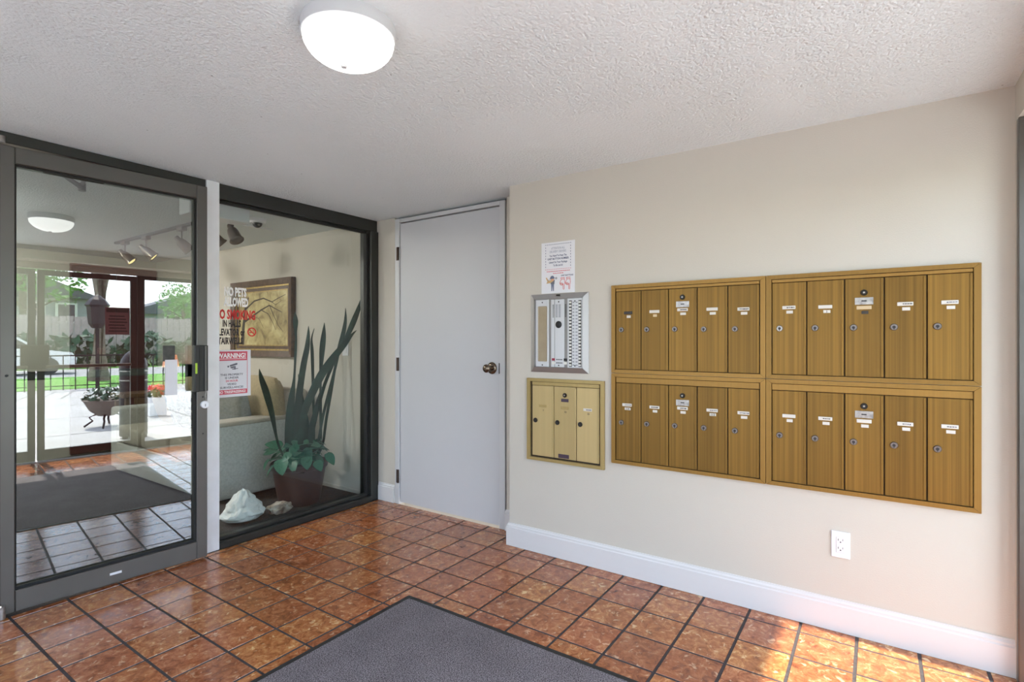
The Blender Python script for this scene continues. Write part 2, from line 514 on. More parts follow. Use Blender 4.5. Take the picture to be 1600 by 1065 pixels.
def obj(name, bm, mat, parent=None, smooth=False, local=False, label=None, loc=None):
    """one mesh object. World coordinates unless local; shifted into the parent's frame"""
    if isinstance(bm, bpy.types.Mesh):
        me = bm
    else:
        if parent is not None and not local:
            off = wloc(parent)
            for v in bm.verts:
                v.co -= off
        me = mesh_of(name, bm, mat, smooth)
    o = bpy.data.objects.new(name, me)
    C.objects.link(o)
    if parent is not None:
        o.parent = parent
    if loc is not None:
        o.location = loc
    if label:
        o['label'] = label
    return o

def thing(name, label, cat, loc=(0, 0, 0), rotz=0.0, group=None, kind=None):
    o = bpy.data.objects.new(name, None)
    o.empty_display_size = 0.05
    C.objects.link(o)
    o.location = loc; o.rotation_euler = (0, 0, rotz)
    tag(o, label, cat, group, kind)
    return o

def tag(o, label, cat, group=None, kind=None):
    o['label'] = label; o['category'] = cat
    if group: o['group'] = group
    if kind: o['kind'] = kind
    return o

def struct(name, bm, mat, label, cat, smooth=False):
    return tag(obj(name, bm, mat, smooth=smooth), label, cat, kind='structure')

def B(*boxes, bev=0.0, seg=1):
    bm = bmesh.new()
    for lo, hi in boxes:
        box(bm, lo, hi, bev, seg)
    return bm

def text_bm(lines, size, leading=1.25, squeeze=1.0, bold=0.0, depth=0.0006, align='CENTER', width=None):
    """lettering in the XY plane, x to the right, y up; several lines; origin top centre. width scales the widest line"""
    cu = bpy.data.curves.new('lettering', 'FONT')
    cu.body = '\n'.join(lines)
    cu.size = size
    cu.align_x = align
    cu.space_line = leading
    cu.offset = bold
    cu.extrude = depth / 2
    cu.resolution_u = 2
    tmp = bpy.data.objects.new('lettering', cu)
    C.objects.link(tmp)
    dg = bpy.context.evaluated_depsgraph_get()
    me = bpy.data.meshes.new_from_object(tmp.evaluated_get(dg))
    bpy.data.objects.remove(tmp); bpy.data.curves.remove(cu)
    bm = bmesh.new(); bm.from_mesh(me)
    bpy.data.meshes.remove(me)
    if width:
        xs = [v.co.x for v in bm.verts]
        squeeze = width / max(1e-6, max(xs) - min(xs))
    for v in bm.verts:
        v.co.x *= squeeze
    return bm

def on_wall_x(bm, x, y, z):
    """a flat drawing (XY plane) put on a wall facing -X: right of the drawing goes to -Y"""
    for v in bm.verts:
        a, b, c = v.co
        v.co = Vector((x - c, y - a, z + b))
    return bm

def on_wall_y(bm, y, x, z):
    """a flat drawing put on a surface facing -Y: right of the drawing goes to +X"""
    for v in bm.verts:
        a, b, c = v.co
        v.co = Vector((x + a, y - c, z + b))
    return bm

def flat_poly(bm, pts, d=0.0005):
    poly_prism(bm, [(x, y, 0) for x, y in pts], (0, 0, d))
    return bm

def circ(cx, cy_, r, n=20, a0=0, a1=2 * PI):
    return [(cx + r * math.cos(a0 + (a1 - a0) * i / n), cy_ + r * math.sin(a0 + (a1 - a0) * i / n)) for i in range(n)]

def ring2d(bm, cx, cy_, r0, r1, n=28, d=0.0005):
    for i in range(n):
        a = 2 * PI * i / n; b = 2 * PI * (i + 1) / n
        flat_poly(bm, [(cx + r0 * math.cos(a), cy_ + r0 * math.sin(a)), (cx + r1 * math.cos(a), cy_ + r1 * math.sin(a)), (cx + r1 * math.cos(b), cy_ + r1 * math.sin(b)), (cx + r0 * math.cos(b), cy_ + r0 * math.sin(b))], d)

def quad_strip(bm, pts, w, d=0.0005):
    """painted stroke through 2D pts with widths"""
    P_ = [Vector((p[0], p[1])) for p in pts]
    ww = w if isinstance(w, (list, tuple)) else [w] * len(P_)
    L_, R_ = [], []
    for i, p in enumerate(P_):
        a = P_[max(0, i - 1)]; b = P_[min(len(P_) - 1, i + 1)]
        t = (b - a).normalized(); n = Vector((-t.y, t.x))
        L_.append(p + n * ww[i] / 2); R_.append(p - n * ww[i] / 2)
    for i in range(len(P_) - 1):
        flat_poly(bm, [tuple(R_[i]), tuple(R_[i + 1]), tuple(L_[i + 1]), tuple(L_[i])], d)

# ------------------------------------------------------------------ key dimensions (metres)
H = 2.165          # ceiling
XW = 2.65          # mailbox wall
XE = 2.84          # wall with the grey door
YC = 1.83          # corner between the two
YS = 3.20          # inner storefront, vestibule face
YG = 3.27          # inner glass
YO = -0.42         # outer wall, inside face
XL = -0.60         # left wall
YB = 7.10          # lobby far wall
TX0, TY0, TP, TPY = 0.90, 0.066, 0.206, 0.2055   # tile grid

# ------------------------------------------------------------------ shell
fl = struct('floor', B(((XL, -0.80, -0.12), (XE, YS + 0.02, -0.0020))), M['grout'], 'terracotta tiled vestibule floor with dark grout joints', 'floor')

tile_cache = {}
def tile_mesh(wx, wy):
    key = (round(wx, 4), round(wy, 4))
    if key not in tile_cache:
        bm = bmesh.new()
        x, y, b = wx / 2, wy / 2, min(0.0007, wx / 4, wy / 4)
        lo = [bm.verts.new((sx * x, sy * y, -0.006)) for sx, sy in ((-1, -1), (1, -1), (1, 1), (-1, 1))]
        mid = [bm.verts.new((sx * x, sy * y, -0.002)) for sx, sy in ((-1, -1), (1, -1), (1, 1), (-1, 1))]
        top = [bm.verts.new((sx * (x - b), sy * (y - b), 0.0)) for sx, sy in ((-1, -1), (1, -1), (1, 1), (-1, 1))]
        for i in range(4):
            j = (i + 1) % 4
            bm.faces.new((lo[i], lo[j], mid[j], mid[i])); bm.faces.new((mid[i], mid[j], top[j], top[i]))
        bm.faces.new(top)
        tile_cache[key] = mesh_of('tile', bm, M['tile'])
    return tile_cache[key]

MX0, MX1, MY0, MY1 = 0.62, 1.84, 0.03, 1.86      # the grey mat
tn = random.Random(3)
def put_tile(x0, x1, y0, y1):
    if x1 - x0 < 0.012 or y1 - y0 < 0.012:
        return
    if x0 > MX0 and x1 < MX1 and y0 > MY0 and y1 < MY1:
        return                                      # wholly hidden under the mat
    o = obj('tile', tile_mesh(x1 - x0, y1 - y0), None, fl, loc=((x0 + x1) / 2, (y0 + y1) / 2, tn.uniform(-0.0006, 0.0002)))
    o.rotation_euler = (tn.uniform(-0.0008, 0.0008), tn.uniform(-0.0008, 0.0008), 0)
g = 0.0110
for i in range(-8, 10):
    for j in range(-5, 16):
        x0 = TX0 + i * TP + g / 2; x1 = x0 + TP - g
        y0 = TY0 + j * TPY + 0.0058; y1 = y0 + TPY - 0.0116
        x0 = max(x0, XL); y0 = max(y0, -0.78); y1 = min(y1, YS - 0.01)
        if y1 <= YC:
            put_tile(x0, min(x1, XW - 0.002), y0, y1)
        elif y0 >= YC:
            put_tile(x0, min(x1, XE - 0.002), y0, y1)
        else:
            put_tile(x0, min(x1, XW - 0.002), y0, y1)
            put_tile(max(x0, XW), min(x1, XE - 0.002), YC + 0.004, y1)

struct('ceiling', B(((XL - 0.2, YO - 0.5, H), (XE + 0.2, YB + 0.2, H + 0.15))), M['ceiling'], 'white popcorn textured ceiling over vestibule and lobby', 'ceiling')
struct('wall_right', B(((XW, YO - 0.38, -0.1), (XW + 0.5, YC, H + 0.01))), M['wall'], 'beige painted wall that carries the brass mailboxes', 'wall')
struct('wall_end', B(((XE, YC, -0.1), (XE + 0.15, 1.985, H + 0.01)), ((XE, 3.020, -0.1), (XE + 0.15, YS + 0.12, H + 0.01)), ((XE + 0.10, 1.985, -0.1), (XE + 0.15, 3.02, H + 0.01))), M['wall'], 'beige wall set back around the plain grey door', 'wall')
struct('wall_left', B(((XL - 0.2, YO - 0.38, -0.1), (XL, -0.20, H + 0.01)), ((XL - 0.2, 2.95, -0.1), (XL, YS + 0.12, H + 0.01)), ((XL - 0.2, -0.20, 2.06), (XL, 2.95, H + 0.01)), ((XL - 0.2, -0.20, -0.1), (XL, 2.95, 0.06))), M['wall'], 'beige side wall left of the camera', 'wall')
struct('wall_far', B(((XL, YS, -0.1), (0.575, YS + 0.12, H + 0.01))), M['wall'], 'beige wall left of the glazed inner door', 'wall')
JX = 2.60; JXL = -0.40
struct('wall_front', B(((JX, YO - 0.38, -0.1), (XW, YO, H + 0.01)), ((XL, YO - 0.38, -0.1), (JXL, YO, H + 0.01)), ((JXL, YO - 0.38, 2.03), (JX, YO, H + 0.01))), M['wall'], 'beige outer wall with deep reveal around the street entrance', 'wall')
# lobby
struct('floor.001', B(((XL, YS + 0.02, -0.12), (XE + 0.05, YB, -0.002))), M['carpet'], 'dark charcoal carpet of the lobby behind the glass', 'floor')
struct('wall_right.001', B(((2.85, YS + 0.12, -0.1), (3.05, YB + 0.2, H + 0.01))), M['wall'], 'beige lobby wall with the framed landscape painting', 'wall')
struct('wall_far.001', B(((XL, YB, -0.1), (2.85, YB + 0.2, H + 0.01))), M['wall'], 'beige far wall of the lobby behind glass', 'wall')
struct('wall_left.001', B(((XL - 0.2, YS + 0.12, -0.1), (XL, YB + 0.2, H + 0.01))), M['wall'], 'beige left wall of the lobby', 'wall')

def baseboard_profile(h=0.135, t=0.015):
    return [(0, 0), (t, 0), (t, h * 0.80), (t * 0.72, h * 0.84), (t * 0.72, h * 0.90), (t * 0.35, h * 0.955), (t * 0.3, h), (0, h)]

bm = bmesh.new()
pr = baseboard_profile()
# along mailbox wall, round the corner onto the return
loops = []
for (px, py), (dx, dy) in (((XW, YO), (-1, 0)), ((XW, YC), (-1, 1)), ((XE, YC), (0, 1))):
    loops.append([(px + dx * o, py + dy * o, 0.001 + z) for o, z in pr])
rings(bm, loops)
struct('baseboard_right', bm, M['trim'], 'tall white moulded baseboard below the mailboxes', 'baseboard')
bm = bmesh.new()
loops = [[(XE - o, y, 0.001 + z) for o, z in pr] for y in (YC + 0.016, 1.990)]
rings(bm, loops)
struct('baseboard_end', bm, M['trim'], 'short white baseboard right of the grey door', 'baseboard')
bm = bmesh.new()
loops = [[(XE - o, y, 0.001 + z) for o, z in baseboard_profile(0.135, 0.013)] for y in (3.022, YS - 0.005)]
rings(bm, loops)
struct('baseboard_end.001', bm, M['trim'], 'short white baseboard left of the grey door', 'baseboard')
bm = bmesh.new()
loops = [[(2.85 - o, y, z) for o, z in baseboard_profile(0.03, 0.012)] for y in (YS + 0.125, YB - 0.01)]
rings(bm, loops)
struct('baseboard_right.001', bm, M['wall'], 'low beige baseboard along the lobby wall', 'baseboard')

# ------------------------------------------------------------------ grey door
d2 = thing('door_2', 'plain pale grey flush door with bronze knob', 'door', (XE, 2.5, 0), kind='structure')
bm = bmesh.new()
zt, yl, yr = 2.150, 3.015, 1.995
# frame legs and head as casing profiles with a rebate
box(bm, (XE - 0.006, 2.972, 0.0), (XE + 0.09, yl, zt), 0.002)
box(bm, (XE - 0.006, yr, 0.0), (XE + 0.09, 2.040, zt), 0.002)
box(bm, (XE - 0.006, 2.041, 2.122), (XE + 0.09, 2.971, zt), 0.002)
obj('door_frame', bm, M['frame_paint'], d2)
dl = obj('door_leaf', B(((XE + 0.004, 2.045, 0.016), (XE + 0.046, 2.967, 2.114)), bev=0.001), M['door_paint'], d2)
obj('gap_backing', B(((XE + 0.05, 2.04, 0.0), (XE + 0.09, 2.972, 2.122))), M['gasket'], d2)  # full black sheet behind the leaf, makes the gaps around it dark
for z in (0.21, 1.055, 1.888):
    bm = bmesh.new()
    lathe(bm, [(0.0, 0), (0.0065, 0), (0.0065, 0.1), (0.0, 0.1)], (XE - 0.010, 2.981, z - 0.05), seg=12)
    box(bm, (XE - 0.008, 2.971, z - 0.05), (XE - 0.004, 2.999, z + 0.05), 0.0005)
    obj('hinge', bm, M['hinge'], d2, smooth=True)
bm = bmesh.new()
lathe(bm, [(0.0, 0), (0.038, 0), (0.040, 0.003), (0.036, 0.009), (0.024, 0.013), (0.0, 0.013)], (XE + 0.004, 2.105, 1.05), (-1, 0, 0), 28)
kr = obj('knob_rose', bm, M['knob'], d2, smooth=True)
bm = bmesh.new()
lathe(bm, [(0.0, 0), (0.012, 0), (0.012, 0.022), (0.020, 0.032), (0.027, 0.044), (0.027, 0.056), (0.020, 0.064), (0.008, 0.066), (0.0, 0.066)], (XE - 0.008, 2.105, 1.05), (-1, 0, 0), 28)
obj('knob', bm, M['knob'], kr, smooth=True)
obj('strike_plate', B(((XE - 0.0075, 2.036, 1.015), (XE + 0.01, 2.0435, 1.085)), bev=0.001), M['dark_metal'], d2)

# ------------------------------------------------------------------ inner storefront: sidelight window
w1 = thing('window_1', 'fixed glass sidelight in dark bronze frame', 'window', (2.2, YS, 0), kind='structure')
obj('window_header', B(((1.62, YS + 0.015, 2.075), (2.838, YG + 0.06, H - 0.001)), bev=0.003), M['dark_alu'], w1)
obj('glazing_stop', B(((1.62, YS + 0.035, 2.055), (2.75, YG - 0.008, 2.075)), bev=0.002), M['gasket'], w1)
obj('window_jamb', B(((2.765, YS, 0.0), (2.838, YG + 0.06, 2.0755)), bev=0.003), M['dark_alu'], w1)
obj('glazing_stop', B(((2.742, YS + 0.03, 0.05), (2.766, YG - 0.008, 2.0555)), bev=0.002), M['gasket'], w1)
obj('window_sill', B(((1.62, YS - 0.01, 0.0), (2.766, YG + 0.06, 0.042)), bev=0.004), M['dark_alu'], w1)
obj('glazing_stop', B(((1.62, YS + 0.025, 0.042), (2.745, YG - 0.008, 0.062)), bev=0.003), M['dark_alu'], w1)
obj('glass_pane', B(((1.60, YG, 0.03), (2.77, YG + 0.006, 2.08))), M['glass_pane'], w1)
# bright aluminium mullion between door and sidelight
struct('trim_1', B(((1.545, YS - 0.004, 0.0), (1.619, YG + 0.06, H - 0.001)), bev=0.003), M['alu'], 'pale aluminium mullion between glass door and sidelight', 'mullion')
struct('trim_2', B(((0.575, YS + 0.005, 2.115), (1.545, YG + 0.06, H - 0.001)), bev=0.003), M['dark_alu'], 'dark bronze header over the glass door', 'header')
struct('trim_3', B(((0.575, YS + 0.005, 0.0), (0.652, YG + 0.06, 2.115)), bev=0.003), M['dark_alu'], 'dark bronze hinge jamb left of the glass door', 'jamb')

# ------------------------------------------------------------------ inner glass door (slightly ajar); local axes: x along the leaf, y towards the lobby
DA = R(-4.7)
d1 = thing('door_1', 'bronze framed glass entrance door standing slightly ajar', 'door', (0.665, YS, 0), DA, kind='structure')
def dob(name, bm, mat, parent=None, **k):
    return obj(name, bm, mat, parent or d1, local=True, **k)
DW = 0.855
dob('stile', B(((0.0, 0.0, 0.012), (0.050, 0.045, 2.103)), bev=0.003), M['bronze_alu'])
dob('stile', B(((0.800, 0.0, 0.012), (DW, 0.045, 2.103)), bev=0.003), M['bronze_alu'])
dob('top_rail', B(((0.050, 0.0, 2.028), (0.800, 0.045, 2.103)), bev=0.003), M['bronze_alu'])
dob('bottom_rail', B(((0.050, 0.0, 0.012), (0.800, 0.045, 0.108)), bev=0.003), M['bronze_alu'])
bm = bmesh.new()
box(bm, (0.050, 0.010, 0.108), (0.800, 0.020, 0.122), 0.001)
box(bm, (0.050, 0.010, 2.018), (0.800, 0.020, 2.028), 0.001)
box(bm, (0.050, 0.010, 0.122), (0.056, 0.020, 2.018), 0.001)
box(bm, (0.788, 0.010, 0.122), (0.800, 0.034, 2.018), 0.001)
dob('glazing_gasket', bm, M['gasket'])
dob('glass_pane', B(((0.052, 0.030, 0.115), (0.798, 0.036, 2.022))), M['glass_door'])
bm = bmesh.new()
lathe(bm, [(0, 0), (0.014, 0), (0.014, 0.055), (0.0, 0.06)], (0.004, -0.012, 0.002), seg=14)
dob('bottom_pivot', bm, M['steel'], smooth=True)
bm = bmesh.new()
lathe(bm, [(0, 0), (0.014, 0), (0.014, 0.03), (0.0, 0.03)], (0.004, -0.012, 2.105), seg=14)
dob('top_pivot', bm, M['steel'], smooth=True)
# pull housing
ph = dob('pull_handle', B(((0.775, -0.040, 0.948), (0.800, 0.0, 1.206)), ((0.800, -0.016, 0.948), (0.853, 0.0, 1.206)), bev=0.003), M['black'])
dob('grip_rib', B(((0.832, -0.026, 0.950), (0.842, -0.015, 1.204)), bev=0.002), M['bronze_alu'], ph)
dob('lime_sticker', B(((0.7775, -0.0412, 1.050), (0.7875, -0.0398, 1.108))), M['lime'], ph)
bm = bmesh.new()
lathe(bm, [(0, 0), (0.021, 0), (0.022, 0.010), (0.019, 0.016), (0.0, 0.016)], (0.838, 0.0, 0.872), (0, -1, 0), 24)
lk = dob('lock_cylinder', bm, M['alu'], smooth=True)
dob('keyhole', B(((0.8365, -0.0172, 0.862), (0.8395, -0.0158, 0.876))), M['black'], lk)
bm = bmesh.new()
tube(bm, [(0.842, -0.018, 0.950), (0.836, -0.020, 0.925), (0.842, -0.019, 0.893)], 0.0016, 6)
dob('key_chain', bm, M['steel'], lk)
for z in (0.708, 0.915):
    bm = bmesh.new()
    lathe(bm, [(0, 0), (0.005, 0), (0.004, 0.002), (0, 0.002)], (0.832, 0.0, z), (0, -1, 0), 10)
    dob('screw', bm, M['black'], smooth=True)
bm = bmesh.new()
lathe(bm, [(0, 0), (0.006, 0), (0.005, 0.002), (0, 0.002)], (0.022, 0.0, 1.075), (0, -1, 0), 10)
dob('screw', bm, M['black'], smooth=True)
dob('maker_plate', B(((0.40, -0.0012, 0.055), (0.45, 0.0, 0.067)), bev=0.0004), M['alu'])
# panic bar on the lobby side
pb = dob('push_bar', B(((0.03, 0.085, 1.045), (0.80, 0.115, 1.085)), bev=0.006), M['lock_face'])
dob('bar_end', B(((0.745, 0.046, 1.030), (0.80, 0.10, 1.10)), bev=0.004), M['black'], pb)
dob('bar_end', B(((0.005, 0.046, 1.030), (0.045, 0.10, 1.10)), bev=0.004), M['black'], pb)
# closer on the lobby side
cl = dob('door_closer', B(((0.16, 0.046, 2.030), (0.40, 0.10, 2.085)), bev=0.005), M['dark_metal'])
def dl_(p):
    v = Vector(p) - Vector((0.665, YS, 0)); return Vector((v.x * math.cos(DA) + v.y * math.sin(DA), -v.x * math.sin(DA) + v.y * math.cos(DA), v.z))
bm = bmesh.new()
tube(bm, [dl_((0.86, 3.29, 2.075)), dl_((1.06, 3.53, 2.055))], 0.013, 8)
dob('closer_arm', bm, M['black'], cl, smooth=True)
bm = bmesh.new()
tube(bm, [dl_((1.06, 3.53, 2.068)), dl_((1.013, 3.31, 2.08))], 0.010, 8)
lathe(bm, [(0, 0), (0.017, 0), (0.017, 0.04), (0, 0.04)], dl_((1.06, 3.53, 2.037)), seg=12)
dob('closer_arm', bm, M['black'], cl, smooth=True)

# ------------------------------------------------------------------ outer entrance: double glass doors with sidelights
YF = -0.70
def frame_set(parent, x0, x1, z0, z1, s, top, bot, mat, pane):
    y0, y1 = YF - 0.022, YF + 0.022
    obj('stile', B(((x0, y0, z0), (x0 + s[0], y1, z1)), bev=0.002), mat, parent)
    obj('stile', B(((x1 - s[1], y0, z0), (x1, y1, z1)), bev=0.002), mat, parent)
    obj('top_rail', B(((x0 + s[0], y0, z1 - top), (x1 - s[1], y1, z1)), bev=0.002), mat, parent)
    obj('bottom_rail', B(((x0 + s[0], y0, z0), (x1 - s[1], y1, z0 + bot)), bev=0.002), mat, parent)
    obj('glass_pane', B(((x0 + s[0] - 0.004, YF - 0.003, z0 + bot - 0.004), (x1 - s[1] + 0.004, YF + 0.003, z1 - top + 0.004))), pane, parent)
for nm, x0, x1, lab, hx in (('door_3', 0.265, 1.090, 'left leaf of the dark framed outer glass doors', 1.040), ('door_4', 1.104, 1.945, 'right leaf of the dark framed outer glass doors', 1.130)):
    dd = thing(nm, lab, 'door', ((x0 + x1) / 2, YF, 0), kind='structure')
    frame_set(dd, x0, x1, 0.015, 1.955, (0.058, 0.058), 0.055, 0.105, M['dark_alu'], M['glass_clear'])
    obj('lock_case', B(((hx - 0.065, YF + 0.022, 0.950), (hx + 0.065, YF + 0.07, 1.190)), bev=0.004), M['dark_metal'], dd)
    obj('push_bar', B(((x0 + 0.06, YF + 0.06, 0.955), (x1 - 0.06, YF + 0.085, 0.985)), bev=0.004), M['lock_face'], dd)
w2 = thing('window_2', 'glass sidelight beside the outer doors near mailboxes', 'window', (2.28, YF, 0), kind='structure')
frame_set(w2, 2.010, JX - 0.013, 0.0, 1.965, (0.01, 0.035), 0.04, 0.09, M['dark_alu'], M['glass_clear'])
w3 = thing('window_3', 'glass sidelight beside the outer doors on the far left', 'window', (-0.09, YF, 0), kind='structure')
frame_set(w3, JXL + 0.001, 0.19, 0.0, 1.965, (0.035, 0.01), 0.04, 0.09, M['dark_alu'], M['glass_clear'])
struct('trim_4', B(((1.948, YF - 0.04, 0.0), (2.009, YF + 0.04, 1.965)), bev=0.003), M['dark_alu'], 'dark post right of the outer doors', 'post')
struct('trim_5', B(((0.191, YF - 0.04, 0.0), (0.262, YF + 0.04, 1.965)), bev=0.003), M['dark_alu'], 'dark post left of the outer doors', 'post')
struct('shade_strip', B(((JX - 0.012, YO - 0.28, 0.0), (JX + 0.02, YO + 0.001, 2.029)), bev=0.003), M['bronze_alu'], 'added dark strip imitating shade on the reveal beside the mailbox wall', 'jamb')  # dark strip put in for the shade at the end of the wall
struct('trim_6', B(((JXL, YF - 0.04, 1.966), (JX, YF + 0.04, 2.029)), bev=0.003), M['wall'], 'cream head frame over the outer doors', 'header')
struct('trim_7', B(((JXL, YF - 0.06, -0.006), (JX, YF + 0.05, 0.010)), bev=0.003), M['alu'], 'aluminium threshold of the outer doors', 'threshold')
nk = thing('notice', 'pink paper notice taped on the right outer door', 'sign', (1.77, YF + 0.003, 1.30))
obj('paper_sheet', B(((1.66, YF + 0.0035, 1.30), (1.88, YF + 0.0045, 1.60))), M['pink_paper'], nk)
bm = bmesh.new()
box(bm, (1.67, YF + 0.0046, 1.545), (1.87, YF + 0.0052, 1.588))
for k in range(6):
    box(bm, (1.69 + 0.008 * (k % 2), YF + 0.0046, 1.332 + k * 0.033), (1.86 - 0.012 * (k % 3), YF + 0.0052, 1.346 + k * 0.033))
obj('printed_lines', bm, M['ink'], nk)

# invented side window beside the camera, added to let more daylight in
w4 = thing('added_window', 'invented three-light window added left of the camera to light the vestibule', 'window', (XL - 0.1, 1.375, 0.06), kind='structure')
for ya, yb in ((-0.199, -0.15), (0.83, 0.88), (1.87, 1.92), (2.90, 2.949)):
    obj('window_post', B(((XL - 0.13, ya, 0.061), (XL - 0.07, yb, 2.059)), bev=0.003), M['dark_alu'], w4)
for ya, yb in ((-0.15, 0.83), (0.88, 1.87), (1.92, 2.90)):
    obj('window_rail', B(((XL - 0.13, ya, 2.009), (XL - 0.07, yb, 2.059)), bev=0.003), M['dark_alu'], w4)
    obj('window_rail', B(((XL - 0.13, ya, 0.061), (XL - 0.07, yb, 0.111)), bev=0.003), M['dark_alu'], w4)
    obj('glass_pane', B(((XL - 0.103, ya - 0.004, 0.107), (XL - 0.097, yb + 0.004, 2.013))), M['glass_tinted'], w4)

# ------------------------------------------------------------------ mat
mt = thing('floor_mat', 'grey carpet entrance mat with black rubber border on tiles', 'mat', (1.23, 0.95, 0))
bm = bmesh.new()
bw = 0.026
for lo, hi in (((MX0, MY0), (MX1, MY0 + bw)), ((MX0, MY1 - bw), (MX1, MY1)), ((MX0, MY0 + bw), (MX0 + bw, MY1 - bw)), ((MX1 - bw, MY0 + bw), (MX1, MY1 - bw))):
    box(bm, (lo[0], lo[1], 0.0005), (hi[0], hi[1], 0.006), 0.002)
obj('rubber_border', bm, M['rubber'], mt)
obj('carpet_pile', B(((MX0 + bw - 0.001, MY0 + bw - 0.001, 0.0005), (MX1 - bw + 0.001, MY1 - bw + 0.001, 0.009)), bev=0.003), M['mat_pile'], mt)

# ------------------------------------------------------------------ ceiling lamps
def dome_lamp(x, y, label, glow='lamp_glow', group=None):
    t = thing('ceiling_light', label, 'lamp', (x, y, H), group=group)
    bm = bmesh.new()
    lathe(bm, [(0, 0.0), (0.132, 0.0), (0.136, -0.010), (0.134, -0.038), (0.128, -0.040), (0.0, -0.040)], (x, y, H), seg=48)
    obj('lamp_ring', bm, M['lamp_ring'], t, smooth=True)
    bm = bmesh.new()
    prof = [(0.0, -0.0405)] + [(0.131 * math.cos(a), -0.041 - 0.080 * math.sin(a)) for a in [i * PI / 2 / 12 for i in range(13)]]
    lathe(bm, prof, (x, y, H), seg=48)
    obj('glass_dome', bm, M[glow], t, smooth=True)
    return t
vl = dome_lamp(1.03, 1.29, 'round white dome ceiling light, lit, over the tiled vestibule')
bm = bmesh.new()
lathe(bm, [(0, 0), (0.010, 0), (0.008, 0.006), (0, 0.008)], (1.02, 1.30, H - 0.1205), (0, 0, -1), 12)
obj('finial', bm, M['lamp_ring'], vl, smooth=True)
dome_lamp(0.55, 4.9, 'unseen dome light added to brighten the lobby, nearer the glass door', 'lobby_fill')  # this dome and the next are fill lights added out of view
dome_lamp(0.9, 6.3, 'unseen dome light added to brighten the deep end of the lobby', 'lobby_fill')

# ------------------------------------------------------------------ mailboxes
FX = XW - 0.016       # front face of mailbox frames
def mitred(bm, x0, x1, y0, y1, z0, z1, wy, wz):
    """four mitred frame bars, x0 front, x1 back; bevelled front faces"""
    o = [(y0, z0), (y1, z0), (y1, z1), (y0, z1)]
    i = [(y0 + wy, z0 + wz), (y1 - wy, z0 + wz), (y1 - wy, z1 - wz), (y0 + wy, z1 - wz)]
    bars = []
    for k in range(4):
        j = (k + 1) % 4
        a, b, c, d = o[k], o[j], i[j], i[k]
        bars.append((a, b, c, d))
    for a, b, c, d in bars:
        cyy = sum(p[0] for p in (a, b, c, d)) / 4; czz = sum(p[1] for p in (a, b, c, d)) / 4
        sh = 0.0005
        def s(p):
            v = Vector((cyy - p[0], czz - p[1]))
            v = v.normalized() * sh if v.length > 0 else v
            return (p[0] + v.x, p[1] + v.y)
        f = [s(a), s(b), s(c), s(d)]
        poly_prism(bm, [(x0, p[0], p[1]) for p in f], (x1 - x0, 0, 0))
    return bm

def cyl_x(bm, x, y, z, r, h, seg=18):
    lathe(bm, [(0, 0), (r, 0), (r * 1.02, h * 0.5), (r * 0.86, h), (0, h)], (x, y, z), (-1, 0, 0), seg)

